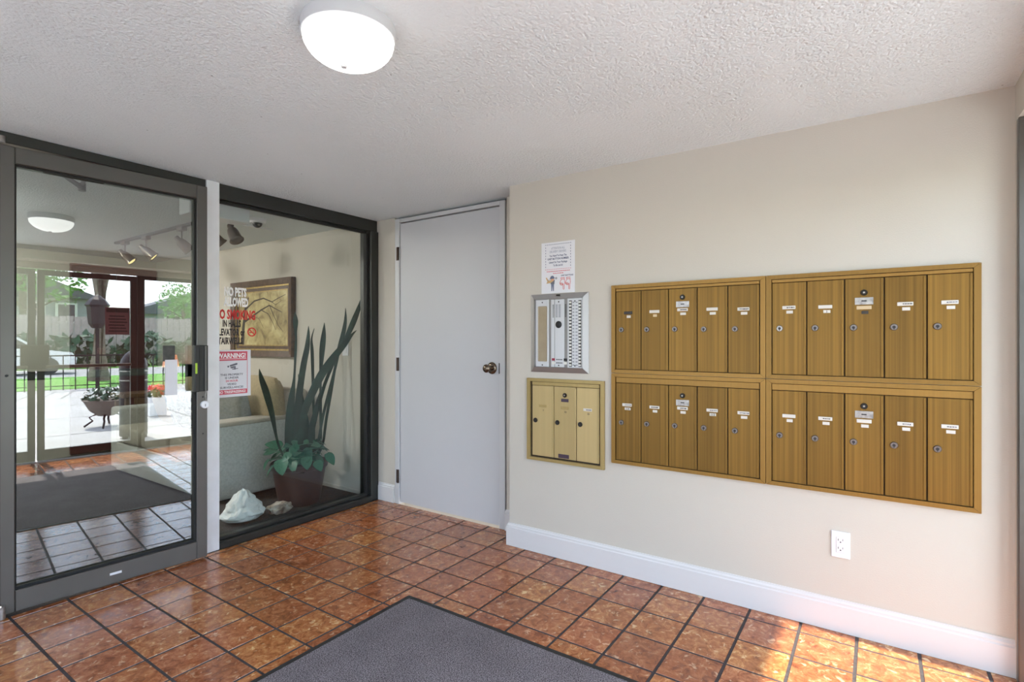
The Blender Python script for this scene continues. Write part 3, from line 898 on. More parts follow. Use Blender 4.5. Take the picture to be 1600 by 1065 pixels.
def mailbox_unit(y0, y1, z0, z1, joints, dz0, dz1, label, plates, mats, middle=2, slot_dz=0.0, lockdz=None, name='mailbox_unit', lock_y=0.030):
    """y1 > y0; the left of the picture is +y. joints go from left (+y) to right. plates: list per door"""
    fm, dm = mats
    t = thing(name, label, 'mailbox', (XW, (y0 + y1) / 2, z0))
    obj('back_panel', B(((XW - 0.003, y0 + 0.004, z0 + 0.004), (XW, y1 - 0.004, z1 - 0.004))), M['recess'], t)
    bm = bmesh.new()
    mitred(bm, FX, XW - 0.001, y0 + 0.0006, y1 - 0.0006, z0 + 0.0006, z1 - 0.0006, 0.022, 0.018)
    obj('frame', bm, fm, t)
    obj('top_rail', B(((FX + 0.004, joints[-1] + 0.001, dz1 + 0.0025), (XW - 0.002, joints[0] - 0.001, z1 - 0.0205)), bev=0.001), fm, t)
    meshes = {}
    for k in range(len(joints) - 1):
        ya, yb = joints[k] - 0.0022, joints[k + 1] + 0.0022      # left, right
        wd = ya - yb
        bm = bmesh.new()
        box(bm, (FX + 0.004, yb, dz0), (XW - 0.003, ya, dz1), 0.0012)
        d = obj('mailbox_door', bm, dm, t)
        # folded lip along the right edge
        obj('hinge_lip', B(((FX + 0.0015, yb, dz0 + 0.002), (FX + 0.004, yb + 0.009, dz1 - 0.002)), bev=0.0008), dm, d)
        p = plates[k]
        yc = (ya + yb) / 2 + p.get('dy', 0.0)
        zs = p['z']
        hw = p.get('w', 0.026)
        x = FX + 0.004
        # lock
        bm = bmesh.new()
        zl = p['lock']
        yl_ = ya - lock_y
        cyl_x(bm, x, yl_, zl, 0.0135, 0.007)
        lo = obj('lock', bm, M[p.get('lockm', 'lock_face')], d, smooth=True)
        bm = bmesh.new()
        cyl_x(bm, x - 0.0068, yl_, zl, 0.0055, 0.0012, 12)
        box(bm, (x - 0.0085, yl_ - 0.0018, zl - 0.009), (x - 0.0066, yl_ + 0.0018, zl - 0.001))
        obj('keyhole', bm, M['ink'], lo)
        # name slot
        holder = M[p.get('slot', 'card')]
        s = obj('name_slot', B(((x - 0.003, yc - hw, zs - 0.0075), (x, yc + hw, zs + 0.0075)), bev=0.0012), holder, d)
        if p.get('ink', True):
            bm = bmesh.new()
            q = random.Random(int((zs + yc) * 1000))
            a = yc + hw * q.uniform(0.3, 0.7)
            while a > yc - hw * 0.75:
                l = q.uniform(0.004, 0.010)
                box(bm, (x - 0.0036, a - l, zs - 0.002 + q.uniform(-0.001, 0.001)), (x - 0.0029, a, zs + 0.002))
                a -= l + 0.0015
            obj('handwriting', bm, M[p.get('inkm', 'ink')], s)
        if p.get('num', 'card'):
            nw = p.get('nw', hw * 0.5)
            zn = zs - p.get('ndz', 0.020)
            yn = yc - p.get('ndy', 0.003)
            n = obj('number_label', B(((x - 0.0016, yn - nw, zn - 0.0065), (x, yn + nw, zn + 0.0065)), bev=0.0006), M[p.get('num', 'card')], d)
            if p.get('digits'):
                bm = text_bm([p['digits']], 0.014, bold=0.0003)
                on_wall_x(bm, x - 0.0018, yn, zn - 0.005)
                obj('digits', bm, M['ink'], n)
        if k == middle:
            bm = bmesh.new()
            cyl_x(bm, x, yc, zs + p.get('mz', 0.062), 0.0125, 0.008)
            ml = obj('master_lock', bm, M['dark_metal'], d, smooth=True)
            bm = bmesh.new()
            cyl_x(bm, x - 0.0078, yc, zs + p.get('mz', 0.062), 0.004, 0.001, 10)
            obj('keyhole', bm, M['steel'], ml)
            if p.get('plate', 'steel') == 'steel':
                pl = obj('maker_plate', B(((x - 0.002, yc - 0.032, zs + 0.012), (x, yc + 0.032, zs + 0.042)), bev=0.001), M['steel'], d, label='stamped steel plate')
                bm = bmesh.new()
                box(bm, (x - 0.0026, yc - 0.009, zs + 0.025), (x - 0.0019, yc + 0.009, zs + 0.030))
                obj('engraving', bm, M['ink'], pl)
            else:
                obj('maker_plate', B(((x - 0.002, yc - 0.024, zs + 0.034), (x, yc + 0.024, zs + 0.052)), bev=0.001), M['purple_card'], d, label='dark purple plate')
    return t

GM = (M['gold_frame'], M['gold'])
Z_T0, Z_T1 = 1.0605, 1.5250
Z_B0, Z_B1 = 0.5830, 1.0595
jL = [1.138, 1.000, 0.857, 0.717, 0.576, 0.438]
jR = [0.388, 0.250, 0.110, -0.027, -0.164, -0.303]
def pl(z, lock, **k):
    d = dict(z=z, lock=lock); d.update(k); return d
mailbox_unit(0.4125, 1.163, Z_T0, Z_T1, jL, 1.0815, 1.4885,
    'gold mailbox unit of five doors, upper left of the four-unit bank',
    [pl(1.377, 1.289, slot='dark_card', ink=False, num='card', nw=0.011, w=0.023), pl(1.379, 1.289, ink=False, num='tan_card', nw=0.010), pl(1.384, 1.289, slot='card', nw=0.014), pl(1.382, 1.287, ink=False, nw=0.014), pl(1.378, 1.286, nw=0.014)], GM)
mailbox_unit(0.4125, 1.163, Z_B0, Z_B1, jL, 0.6045, 1.0085,
    'gold mailbox unit of five doors, lower left of the four-unit bank',
    [pl(0.896, 0.802, nw=0.016, digits='114', inkm='ink_grey', dy=0.006), pl(0.894, 0.806, nw=0.012), pl(0.899, 0.810, nw=0.013), pl(0.899, 0.812, inkm='ink_grey', nw=0.015, digits='112'), pl(0.897, 0.812, inkm='ink_grey', nw=0.014)], GM)
mailbox_unit(-0.326, 0.4115, Z_T0, Z_T1, jR, 1.0815, 1.4885,
    'gold mailbox unit of five doors, upper right of the four-unit bank',
    [pl(1.378, 1.286, lockm='steel', nw=0.013), pl(1.376, 1.286, ink=False, nw=0.013, digits='1', ndy=0.006), pl(1.368, 1.286, slot='tan_card', ink=False, num='dark_card', nw=0.012), pl(1.378, 1.286, nw=0.013), pl(1.379, 1.287, inkm='ink_grey', nw=0.013)], GM)
mailbox_unit(-0.326, 0.4115, Z_B0, Z_B1, jR, 0.6045, 1.0085,
    'gold mailbox unit of five doors, lower right of the four-unit bank',
    [pl(0.898, 0.810, ink=False, nw=0.012), pl(0.898, 0.810, nw=0.013), pl(0.899, 0.810, ink=False, nw=0.013), pl(0.899, 0.811, inkm='ink_grey', nw=0.013), pl(0.901, 0.812, inkm='ink_grey', nw=0.014)], GM)
jS = [1.662, 1.516, 1.372, 1.233]
mailbox_unit(1.204, 1.697, 0.537, 1.0145, jS, 0.566, 0.972,
    'small pale gold mailbox unit of three doors below the intercom',
    [pl(0.855, 0.770, slot='pale_gold_frame', ink=False, num=None, lockm='dark_metal'), pl(0.853, 0.768, slot='pale_gold_frame', ink=False, num=None, lockm='dark_metal', mz=0.072, plate='purple'), pl(0.853, 0.770, slot='card', num=None, lockm='dark_metal')],
    (M['pale_gold_frame'], M['pale_gold']), middle=1, lock_y=0.022)
su = bpy.data.objects['mailbox_unit.004']
doors = [c for c in su.children if c.name.startswith('mailbox_door')]
for d, tx in zip(doors, ('1', '12', '13')):
    yc = {'1': 1.585, '12': 1.441, '13': 1.299}[tx]
    bm = text_bm([tx], 0.014, bold=0.0003)
    on_wall_x(bm, FX + 0.0036, yc, 0.826)
    obj('digits', bm, M['ink'], d)
obj('address_label', B(((FX + 0.002, 1.418, 0.570), (FX + 0.004, 1.486, 0.592)), bev=0.0006), M['purple_card'], doors[1], label='dark purple label strip')

# ------------------------------------------------------------------ intercom
ic = thing('intercom_panel', 'silver framed intercom panel with rows of call buttons', 'intercom', (XW, 1.4875, 1.05))
y0, y1, z0, z1 = 1.301, 1.674, 1.050, 1.500
bm = bmesh.new()
xf = XW - 0.018
o = [(y0, z0), (y1, z0), (y1, z1), (y0, z1)]
wi = 0.030
i_ = [(y0 + wi, z0 + wi), (y1 - wi, z0 + wi), (y1 - wi, z1 - wi), (y0 + wi, z1 - wi)]
for k in range(4):
    j = (k + 1) % 4
    a, b, c, d = [bm.verts.new((XW - 0.004, *p)) for p in (o[k], o[j])] + [bm.verts.new((xf, *p)) for p in (i_[j], i_[k])]
    e, f_, g_, h_ = [bm.verts.new((XW - 0.0005, *p)) for p in (o[k], o[j], i_[j], i_[k])]
    for q in ((a, b, c, d), (e, h_, g_, f_), (a, e, f_, b), (d, c, g_, h_), (a, d, h_, e), (b, f_, g_, c)):
        bm.faces.new(q)
obj('frame', bm, M['silver'], ic)
xp = XW - 0.012
obj('back_plate', B(((XW - 0.008, y0 + wi, z0 + wi), (XW - 0.001, y1 - wi, z1 - wi))), M['groove'], ic)
dp = obj('directory_panel', B(((xp, 1.551, 1.082), (XW - 0.007, 1.636, 1.468)), bev=0.001), M['panel'], ic)
obj('paper_window', B(((xp - 0.0008, 1.560, 1.112), (xp + 0.001, 1.620, 1.430)), bev=0.004), M['tan_paper'], dp)
sp = obj('speaker_panel', B(((xp, 1.450, 1.082), (XW - 0.007, 1.509, 1.466)), bev=0.001), M['panel'], ic)
obj('side_strip', B(((xp + 0.002, 1.514, 1.082), (XW - 0.007, 1.535, 1.466)), bev=0.001), M['panel'], ic)
for ya, cnt in ((1.497, 0), (1.478, 0), (1.520, 1), (1.440, 1)):
    bm = bmesh.new()
    for k in range(10):
        zz = 1.365 + k * 0.0075
        wd = 0.0065 if not cnt else 0.004
        box(bm, (xp - 0.0006, ya - wd, zz), (xp + 0.002, ya + wd, zz + 0.0035))
    obj('speaker_slots', bm, M['ink'] if cnt else M['ink_grey'], sp)
bm = bmesh.new(); cyl_x(bm, xp, 1.484, 1.323, 0.020, 0.003, 24)
obj('round_badge', bm, M['black'], sp, smooth=True)
for yb_, zb, mm in ((1.518, 1.125, 'btn_red'), (1.441, 1.125, 'black'), (1.518, 1.105, 'btn_white'), (1.441, 1.105, 'btn_white')):
    obj('function_button', B(((xp - 0.004, yb_ - 0.009, zb - 0.007), (xp + 0.003, yb_ + 0.009, zb + 0.007)), bev=0.001), M[mm], sp)
bm = bmesh.new()
for zb in (1.122, 1.103):
    for q in range(4):
        box(bm, (xp - 0.0006, 1.461 + q * 0.0105, zb), (xp + 0.001, 1.468 + q * 0.0105, zb + 0.006))
obj('printed_marks', bm, M['ink'], sp)
bp_ = obj('button_panel', B(((xp, 1.336, 1.080), (XW - 0.007, 1.428, 1.468)), bev=0.001), M['panel'], ic)
for yb_ in (1.409, 1.350):
    for k in range(20):
        zb = 1.096 + k * 0.01838
        fr_ = obj('call_button', B(((xp - 0.004, yb_ - 0.0062, zb - 0.0055), (xp - 0.0006, yb_ + 0.0062, zb + 0.0055))), M['btn_white'], bp_)
bm = bmesh.new()
for yb_ in (1.409, 1.350):
    box(bm, (xp - 0.0006, yb_ - 0.009, 1.086), (xp + 0.001, yb_ + 0.009, 1.456))
obj('button_wells', bm, M['ink'], bp_)
bm = bmesh.new()
for k in range(20):
    for yb_ in (1.390, 1.371):
        for q in (-1, 1):
            zb = 1.096 + k * 0.01838
            box(bm, (xp - 0.0006, yb_ + q * 0.0032 - 0.0022, zb - 0.003), (xp + 0.001, yb_ + q * 0.0032 + 0.0022, zb + 0.003))
obj('unit_numbers', bm, M['ink_grey'], bp_)
for pa, yy in ((dp, 1.592), (sp, 1.484), (bp_, 1.381)):
    for zz in (1.452, 1.092):
        bm = bmesh.new(); cyl_x(bm, xp, yy, zz, 0.004, 0.0012, 10)
        obj('screw', bm, M['dark_metal'], pa)
obj('frame_lock', B(((xf - 0.001, 1.475, 1.485), (xf + 0.006, 1.497, 1.494)), bev=0.001), M['dark_metal'], ic)

# ------------------------------------------------------------------ delivery notice above the intercom
dn = thing('delivery_notice', 'white paper notice to delivery drivers taped above the intercom', 'sign', (XW, 1.496, 1.507))
X_ = XW
obj('paper_sheet', B(((X_ - 0.0012, 1.387, 1.503), (X_ - 0.0002, 1.604, 1.795))), M['paper'], dn)
xs_ = X_ - 0.0014
def paper_text(lines, size, y, z, mat, width=None, bold=0.0, name='lettering'):
    bm = text_bm(lines, size, width=width, bold=bold, depth=0.0003)
    on_wall_x(bm, xs_, y, z)
    return obj(name, bm, mat, dn)
yc = 1.4945
paper_text(['ATTENTION ALL'], 0.019, yc, 1.753, M['ink_blue'], 0.088, -0.0002)
paper_text(['DELIVERY DRIVERS:'], 0.019, yc, 1.734, M['ink_blue'], 0.108, -0.0002)
paper_text(['You Need To Press The'], 0.0155, yc, 1.712, M['ink_navy'], 0.112, 0.0003)
paper_text(['UNIT BUTTON NUMBER'], 0.0155, yc, 1.694, M['ink_navy'], 0.138, 0.0004)
paper_text(['Listed On Your Package'], 0.0155, yc, 1.675, M['ink_navy'], 0.118, 0.0003)
paper_text(['To Be Let In!'], 0.0155, yc, 1.657, M['ink_navy'], 0.062, 0.0003)
paper_text(['UNIT BUTTONS'], 0.012, 1.436, 1.597, M['ink_navy'], 0.078, 0.0003)
bm = bmesh.new(); bm2 = bmesh.new()
bx0, bx1, bz0, bz1 = -0.081, 0.081, 1.640, 1.782
for k in range(15):
    xx = bx0 + (bx1 - bx0) * k / 14
    box(bm, (xx - 0.003, bz1 - 0.0015, 0), (xx + 0.003, bz1 + 0.0015, 0.0003)); box(bm2, (xx - 0.003, bz0 - 0.0015, 0), (xx + 0.003, bz0 + 0.0015, 0.0003))
for k in range(1, 9):
    zz = bz0 + (bz1 - bz0) * k / 9
    for xx in (bx0, bx1):
        box(bm, (xx - 0.0015, zz - 0.004, 0), (xx + 0.0015, zz + 0.003, 0.0003))
on_wall_x(bm, xs_, yc, 0); on_wall_x(bm2, xs_, yc, 0)
obj('dashed_border', bm, M['ink_navy'], dn)
obj('dashed_border', bm2, M['ink_pink'], dn)
bm = bmesh.new()
q = random.Random(5)
for zz, x0, x1 in ((1.628, -0.074, 0.074), (1.616, -0.032, 0.028)):
    a = x0
    while a < x1:
        l = q.uniform(0.004, 0.012)
        box(bm, (a, zz - 0.0018, 0), (a + l, zz + 0.0022, 0.0003)); a += l + 0.002
on_wall_x(bm, xs_, yc, 0)
obj('small_print', bm, M['ink_pink'], dn)
def art(name, mat, fn, lift=0.0):
    bm = bmesh.new(); fn(bm); on_wall_x(bm, xs_ - lift, yc, 0); return obj(name, bm, mat, dn)
# courier figure: cap, head, parcel, body, legs
art('courier_trousers', M['ink_blue'], lambda b: (flat_poly(b, [(-0.044, 1.516), (-0.038, 1.516), (-0.036, 1.548), (-0.033, 1.516), (-0.027, 1.516), (-0.026, 1.560), (-0.045, 1.560)], 0.0003)))
art('courier_shirt', M['ink_grey'], lambda b: (flat_poly(b, [(-0.048, 1.556), (-0.024, 1.554), (-0.021, 1.580), (-0.050, 1.578)], 0.0003)), 0.0001)
art('courier_face', M['skin_ink'], lambda b: (flat_poly(b, circ(-0.037, 1.582, 0.0115), 0.0003)), 0.0003)
art('courier_cap', M['ink_blue'], lambda b: (flat_poly(b, circ(-0.037, 1.590, 0.0135, 12, 0, PI) + [(-0.0505, 1.588), (-0.022, 1.588)][:1], 0.0003), flat_poly(b, [(-0.052, 1.585), (-0.022, 1.586), (-0.022, 1.592), (-0.050, 1.592)], 0.0003)), 0.0006)
art('courier_parcel', M['brown_ink'], lambda b: (flat_poly(b, [(-0.076, 1.560), (-0.050, 1.562), (-0.030, 1.572), (-0.050, 1.578), (-0.066, 1.576)], 0.0003), flat_poly(b, [(-0.080, 1.592), (-0.074, 1.596), (-0.060, 1.574), (-0.068, 1.570)], 0.0003)), 0.0009)
art('speech_mark', M['ink_grey'], lambda b: (ring2d(b, -0.012, 1.588, 0.003, 0.0065, 12, 0.0003)), 0)
def hand(b, cx):
    # pointing down hand, outlined
    quad_strip(b, [(cx - 0.012, 1.588), (cx + 0.013, 1.588), (cx + 0.013, 1.580), (cx - 0.009, 1.580), (cx - 0.012, 1.588)], 0.003, 0.0003)
    quad_strip(b, [(cx - 0.008, 1.579), (cx - 0.018, 1.562), (cx - 0.017, 1.553), (cx - 0.009, 1.546), (cx - 0.001, 1.547), (cx + 0.002, 1.556), (cx + 0.003, 1.525), (cx + 0.006, 1.521), (cx + 0.010, 1.525), (cx + 0.010, 1.548), (cx + 0.014, 1.560), (cx + 0.012, 1.579)], 0.0025, 0.0003)
    for k in range(3):
        quad_strip(b, [(cx - 0.014 + k * 0.005, 1.561), (cx - 0.013 + k * 0.005, 1.549)], 0.0025, 0.0003)
art('pointing_hand', M['ink_red'], lambda b: hand(b, 0.030))
art('pointing_hand', M['ink_red'], lambda b: hand(b, 0.066))

# ------------------------------------------------------------------ outlet on the mailbox wall
ol = thing('wall_outlet', 'white duplex power outlet low on wall below right mailboxes', 'outlet', (XW, 0.125, 0.31))
obj('cover_plate', B(((XW - 0.0065, 0.090, 0.312), (XW, 0.159, 0.423)), bev=0.003, seg=2), M['white_plastic'], ol)
fc = obj('receptacle_face', B(((XW - 0.0085, 0.108, 0.334), (XW - 0.005, 0.141, 0.401)), bev=0.0015), M['white_plastic'], ol)
bm = bmesh.new()
for zc in (0.385, 0.351):
    box(bm, (XW - 0.0090, 0.1315, zc), (XW - 0.008, 0.1335, zc + 0.008))
    box(bm, (XW - 0.0090, 0.1155, zc + 0.001), (XW - 0.008, 0.1172, zc + 0.008))
    lathe(bm, [(0, 0), (0.0026, 0), (0.0026, 0.001), (0, 0.001)], (XW - 0.008, 0.1245, zc - 0.005), (-1, 0, 0), 8)
obj('plug_slots', bm, M['ink'], fc)
for zz in (0.413, 0.322):
    bm = bmesh.new(); cyl_x(bm, XW - 0.0065, 0.1245, zz, 0.003, 0.0008, 8); obj('screw', bm, M['white_plastic'], ol)

# ------------------------------------------------------------------ decals and signs on the sidelight
ys = YG - 0.0008
def decal(lines, specs, mat, label, name='window_decal'):
    """specs: per line (text size, x centre, z baseline, width, bold)"""
    bm = bmesh.new()
    for tx, (sz, xc, zb, wd, bo) in zip(lines, specs):
        b2 = text_bm([tx], sz, width=wd, bold=bo, depth=0.0004)
        on_wall_y(b2, ys, xc, zb)
        me = bpy.data.meshes.new('tmp'); b2.to_mesh(me); b2.free(); bm.from_mesh(me); bpy.data.meshes.remove(me)
    o = obj(name, bm, mat)
    return tag(o, label, 'decal')
decal(['NO PETS', 'ALLOWED'], [(0.072, 1.752, 1.508, 0.138, 0.0036), (0.072, 1.757, 1.446, 0.152, 0.0036)], M['ink_white'], 'white vinyl lettering NO PETS ALLOWED on the glass')
ds = thing('window_decal', 'red and black vinyl NO SMOKING lettering with round symbol', 'decal', (1.75, ys, 1.27))
def dtext(tx, sz, xc, zb, wd, bo, mat):
    b2 = text_bm([tx], sz, width=wd, bold=bo, depth=0.0004)
    on_wall_y(b2, ys, xc, zb)
    return obj('lettering', b2, mat, ds)
dtext('NO SMOKING', 0.078, 1.752, 1.366, 0.254, 0.0032, M['ink_red'])
dtext('IN HALLS', 0.056, 1.729, 1.318, 0.112, 0.002, M['ink'])
dtext('ELEVATOR or', 0.056, 1.722, 1.265, 0.176, 0.002, M['ink'])
dtext('STAIRWELLS', 0.056, 1.716, 1.212, 0.164, 0.002, M['ink'])
bm = bmesh.new()
ring2d(bm, 0, 0, 0.021, 0.029)
quad_strip(bm, [(-0.016, 0.016), (0.016, -0.016)], 0.007)
on_wall_y(bm, ys - 0.0004, 1.856, 1.287)
obj('prohibition_ring', bm, M['ink_red'], ds)
bm = bmesh.new()
flat_poly(bm, [(-0.016, -0.006), (0.012, -0.006), (0.012, 0.0), (-0.016, 0.0)], 0.0003)
quad_strip(bm, [(0.010, 0.003), (0.006, 0.010), (0.011, 0.015)], 0.003, 0.0003)
on_wall_y(bm, ys, 1.856, 1.287)
obj('cigarette', bm, M['ink_red'], ds)

ws = thing('warning_sign', 'white and red video surveillance warning sign stuck to the glass', 'sign', (1.735, ys, 0.89))
sx0, sx1, sz0, sz1 = 1.617, 1.848, 0.887, 1.175
obj('sign_plate', B(((sx0, ys - 0.0026, sz0), (sx1, ys - 0.0006, sz1)), bev=0.0006), M['paper'], ws)
yy = ys - 0.0031
xc = 1.728
def stext(tx, sz, zb, wd, bo, mat, lift=0.0):
    b2 = text_bm([tx], sz, width=wd, bold=bo, depth=0.0003)
    on_wall_y(b2, yy - lift, xc, zb)
    return obj('lettering', b2, mat, ws)
obj('red_banner', B(((1.636, yy, 1.110), (1.826, yy + 0.0006, 1.166))), M['ink_pink'], ws)
obj('red_banner', B(((1.636, yy, 0.904), (1.826, yy + 0.0006, 0.932))), M['ink_pink'], ws)
bm = B(((1.8235, yy, 0.930), (1.826, yy + 0.0006, 1.112)), ((1.636, yy, 0.930), (1.6385, yy + 0.0006, 1.112)))
obj('red_border', bm, M['ink_pink'], ws)
stext('WARNING!', 0.040, 1.127, 0.176, 0.0012, M['ink_white'], 0.0003)
obj('underline', B(((1.642, yy - 0.0004, 1.119), (1.818, yy + 0.0002, 1.122))), M['ink_white'], ws)
for tx, zb, wd, mm in (('THIS PROPERTY', 1.018, 0.140, 'ink_grey'), ('IS UNDER', 0.999, 0.084, 'ink_grey'), ('24 HOUR', 0.980, 0.076, 'ink_pink'), ('VIDEO', 0.960, 0.056, 'ink_grey'), ('SURVEILLANCE!', 0.940, 0.142, 'ink_grey')):
    stext(tx, 0.0175, zb, wd, 0.0004, M[mm])
stext('NO TRESPASSING!', 0.022, 0.911, 0.172, 0.0005, M['ink_white'], 0.0003)
bm = bmesh.new()
flat_poly(bm, [(-0.018, 0.018), (0.022, 0.030), (0.030, 0.030), (0.030, 0.020), (-0.014, 0.008)], 0.0003)
flat_poly(bm, [(-0.014, 0.006), (0.012, 0.012), (0.008, 0.0), (-0.010, -0.002)], 0.0003)
flat_poly(bm, [(0.010, 0.010), (0.020, 0.012), (0.018, -0.010), (0.010, -0.010)], 0.0003)
flat_poly(bm, [(-0.002, -0.010), (0.034, -0.006), (0.034, -0.002), (-0.002, -0.004)], 0.0003)
flat_poly(bm, circ(-0.026, 0.010, 0.006, 10), 0.0003)
on_wall_y(bm, yy, 1.732, 1.064)
obj('camera_icon', bm, M['ink_grey'], ws)

# ------------------------------------------------------------------ lobby: painting
pt = thing('framed_painting', 'golden tree landscape painting in dark carved frame with gilt liner', 'painting', (2.85, 4.815, 1.09))
y0, y1, z0, z1 = 4.30, 5.33, 1.085, 1.805
def frame_ring(bm, xf, xb, y0, y1, z0, z1, wdt, raise_out=0.0):
    o = [(y0, z0), (y1, z0), (y1, z1), (y0, z1)]
    i = [(y0 + wdt, z0 + wdt), (y1 - wdt, z0 + wdt), (y1 - wdt, z1 - wdt), (y0 + wdt, z1 - wdt)]
    for k in range(4):
        j = (k + 1) % 4
        a, b = [bm.verts.new((xf - raise_out, *p)) for p in (o[k], o[j])]
        c, d = [bm.verts.new((xf, *p)) for p in (i[j], i[k])]
        e, f_, g_, h_ = [bm.verts.new((xb, *p)) for p in (o[k], o[j], i[j], i[k])]
        for q in ((a, b, c, d), (e, h_, g_, f_), (a, e, f_, b), (d, c, g_, h_), (a, d, h_, e), (b, f_, g_, c)):
            bm.faces.new(q)
bm = bmesh.new(); frame_ring(bm, 2.815, 2.849, y0, y1, z0, z1, 0.055, 0.012)
obj('outer_frame', bm, M['frame_wood'], pt)
bm = bmesh.new(); frame_ring(bm, 2.826, 2.849, y0 + 0.055, y1 - 0.055, z0 + 0.055, z1 - 0.055, 0.016)
obj('gilt_bead', bm, M['gilt'], pt)
bm = bmesh.new(); frame_ring(bm, 2.834, 2.849, y0 + 0.071, y1 - 0.071, z0 + 0.071, z1 - 0.071, 0.028)
obj('inner_frame', bm, M['frame_wood'], pt)
bm = bmesh.new(); frame_ring(bm, 2.836, 2.849, y0 + 0.099, y1 - 0.099, z0 + 0.099, z1 - 0.099, 0.010)
obj('gilt_liner', bm, M['gilt'], pt)
cv = obj('canvas', B(((2.840, y0 + 0.108, z0 + 0.108), (2.849, y1 - 0.108, z1 - 0.108))), M['canvas'], pt)
bm = bmesh.new()
def br(pts, w0, w1):
    n = len(pts)
    quad_strip(bm, pts, [w0 + (w1 - w0) * i / (n - 1) for i in range(n)], 0.0006)
# u: 0 (left of picture) .. 0.81 ; v: 0 .. 0.50
br([(0.05, 0.0), (0.07, 0.18), (0.10, 0.34), (0.16, 0.46)], 0.06, 0.02)
br([(0.08, 0.22), (0.22, 0.27), (0.38, 0.33), (0.52, 0.37), (0.60, 0.34), (0.72, 0.30)], 0.022, 0.005)
br([(0.10, 0.34), (0.26, 0.42), (0.42, 0.44), (0.56, 0.40), (0.66, 0.43), (0.78, 0.46)], 0.018, 0.004)
br([(0.52, 0.37), (0.60, 0.26), (0.66, 0.18), (0.74, 0.12)], 0.009, 0.003)
br([(0.38, 0.33), (0.50, 0.29), (0.58, 0.20), (0.62, 0.14)], 0.008, 0.003)
br([(0.56, 0.40), (0.62, 0.37), (0.70, 0.40)], 0.006, 0.003)
br([(0.22, 0.27), (0.34, 0.25), (0.42, 0.16)], 0.006, 0.002)
on_wall_x(bm, 2.8400, y1 - 0.110, z0 + 0.110)
obj('painted_branches', bm, M['branch_paint'], cv)

# ------------------------------------------------------------------ lobby: light switch
sw = thing('light_switch', 'white light switch on lobby wall behind the snake plant', 'switch', (2.85, 3.61, 1.11))
obj('cover_plate', B(((2.844, 3.572, 1.108), (2.8495, 3.648, 1.228)), bev=0.002), M['white_plastic'], sw)
obj('rocker', B(((2.841, 3.594, 1.135), (2.845, 3.626, 1.200)), bev=0.001), M['white_plastic'], sw)

# ------------------------------------------------------------------ lobby: sofa with cushions
sf = thing('sofa', 'light grey upholstered sofa along lobby wall, arm towards glass', 'sofa', (2.43, 5.05, 0))
sx, sy0, sy1 = 2.03, 4.07, 6.10
obj('sofa_arm', B(((sx + 0.02, sy0, 0.02), (2.82, sy0 + 0.20, 0.60)), bev=0.030, seg=3), M['sofa'], sf, smooth=True)
obj('arm_cap', B(((sx + 0.015, sy0 - 0.006, 0.575), (2.825, sy0 + 0.206, 0.612)), bev=0.014, seg=3), M['sofa_top'], sf, smooth=True)
obj('sofa_arm', B(((sx + 0.02, sy1 - 0.20, 0.02), (2.82, sy1, 0.60)), bev=0.030, seg=3), M['sofa'], sf, smooth=True)
obj('sofa_base', B(((sx, sy0 + 0.19, 0.02), (2.80, sy1 - 0.19, 0.28)), bev=0.015, seg=2), M['sofa'], sf, smooth=True)
obj('sofa_back', B(((2.62, sy0 + 0.02, 0.05), (2.835, sy1 - 0.02, 0.82)), bev=0.045, seg=3), M['sofa_top'], sf, smooth=True)
for k in range(3):
    a = sy0 + 0.205 + k * 0.545
    obj('seat_cushion', B(((sx - 0.01, a, 0.282), (2.62, a + 0.535, 0.44)), bev=0.035, seg=3), M['sofa_top'], sf, smooth=True)
for k in range(3):
    bm = bmesh.new()
    cushion(bm, (2.57, sy0 + 0.30 + k * 0.60, 0.69), (0.21, 0.58, 0.50), tilt=R(-10))
    obj('back_cushion', bm, M['tan_fabric'], sf, smooth=True)
bm = bmesh.new(); cushion(bm, (2.30, 4.46, 0.66), (0.15, 0.42, 0.40), tilt=R(-20), rotz=R(35))
tag(obj('throw_pillow', bm, M['grey_fabric'], smooth=True), 'plain grey throw pillow leaning in the sofa corner', 'pillow')
bm = bmesh.new(); cushion(bm, (2.22, 4.90, 0.64), (0.13, 0.40, 0.38), tilt=R(-24), rotz=R(20))
tag(obj('throw_pillow', bm, M['pattern'], smooth=True), 'black and white patterned throw pillow on the sofa', 'pillow')
bm = bmesh.new(); cushion(bm, (2.28, 5.36, 0.66), (0.15, 0.44, 0.42), tilt=R(-16), rotz=R(8))
tag(obj('throw_pillow', bm, M['mustard'], smooth=True), 'mustard yellow throw pillow on the sofa', 'pillow')

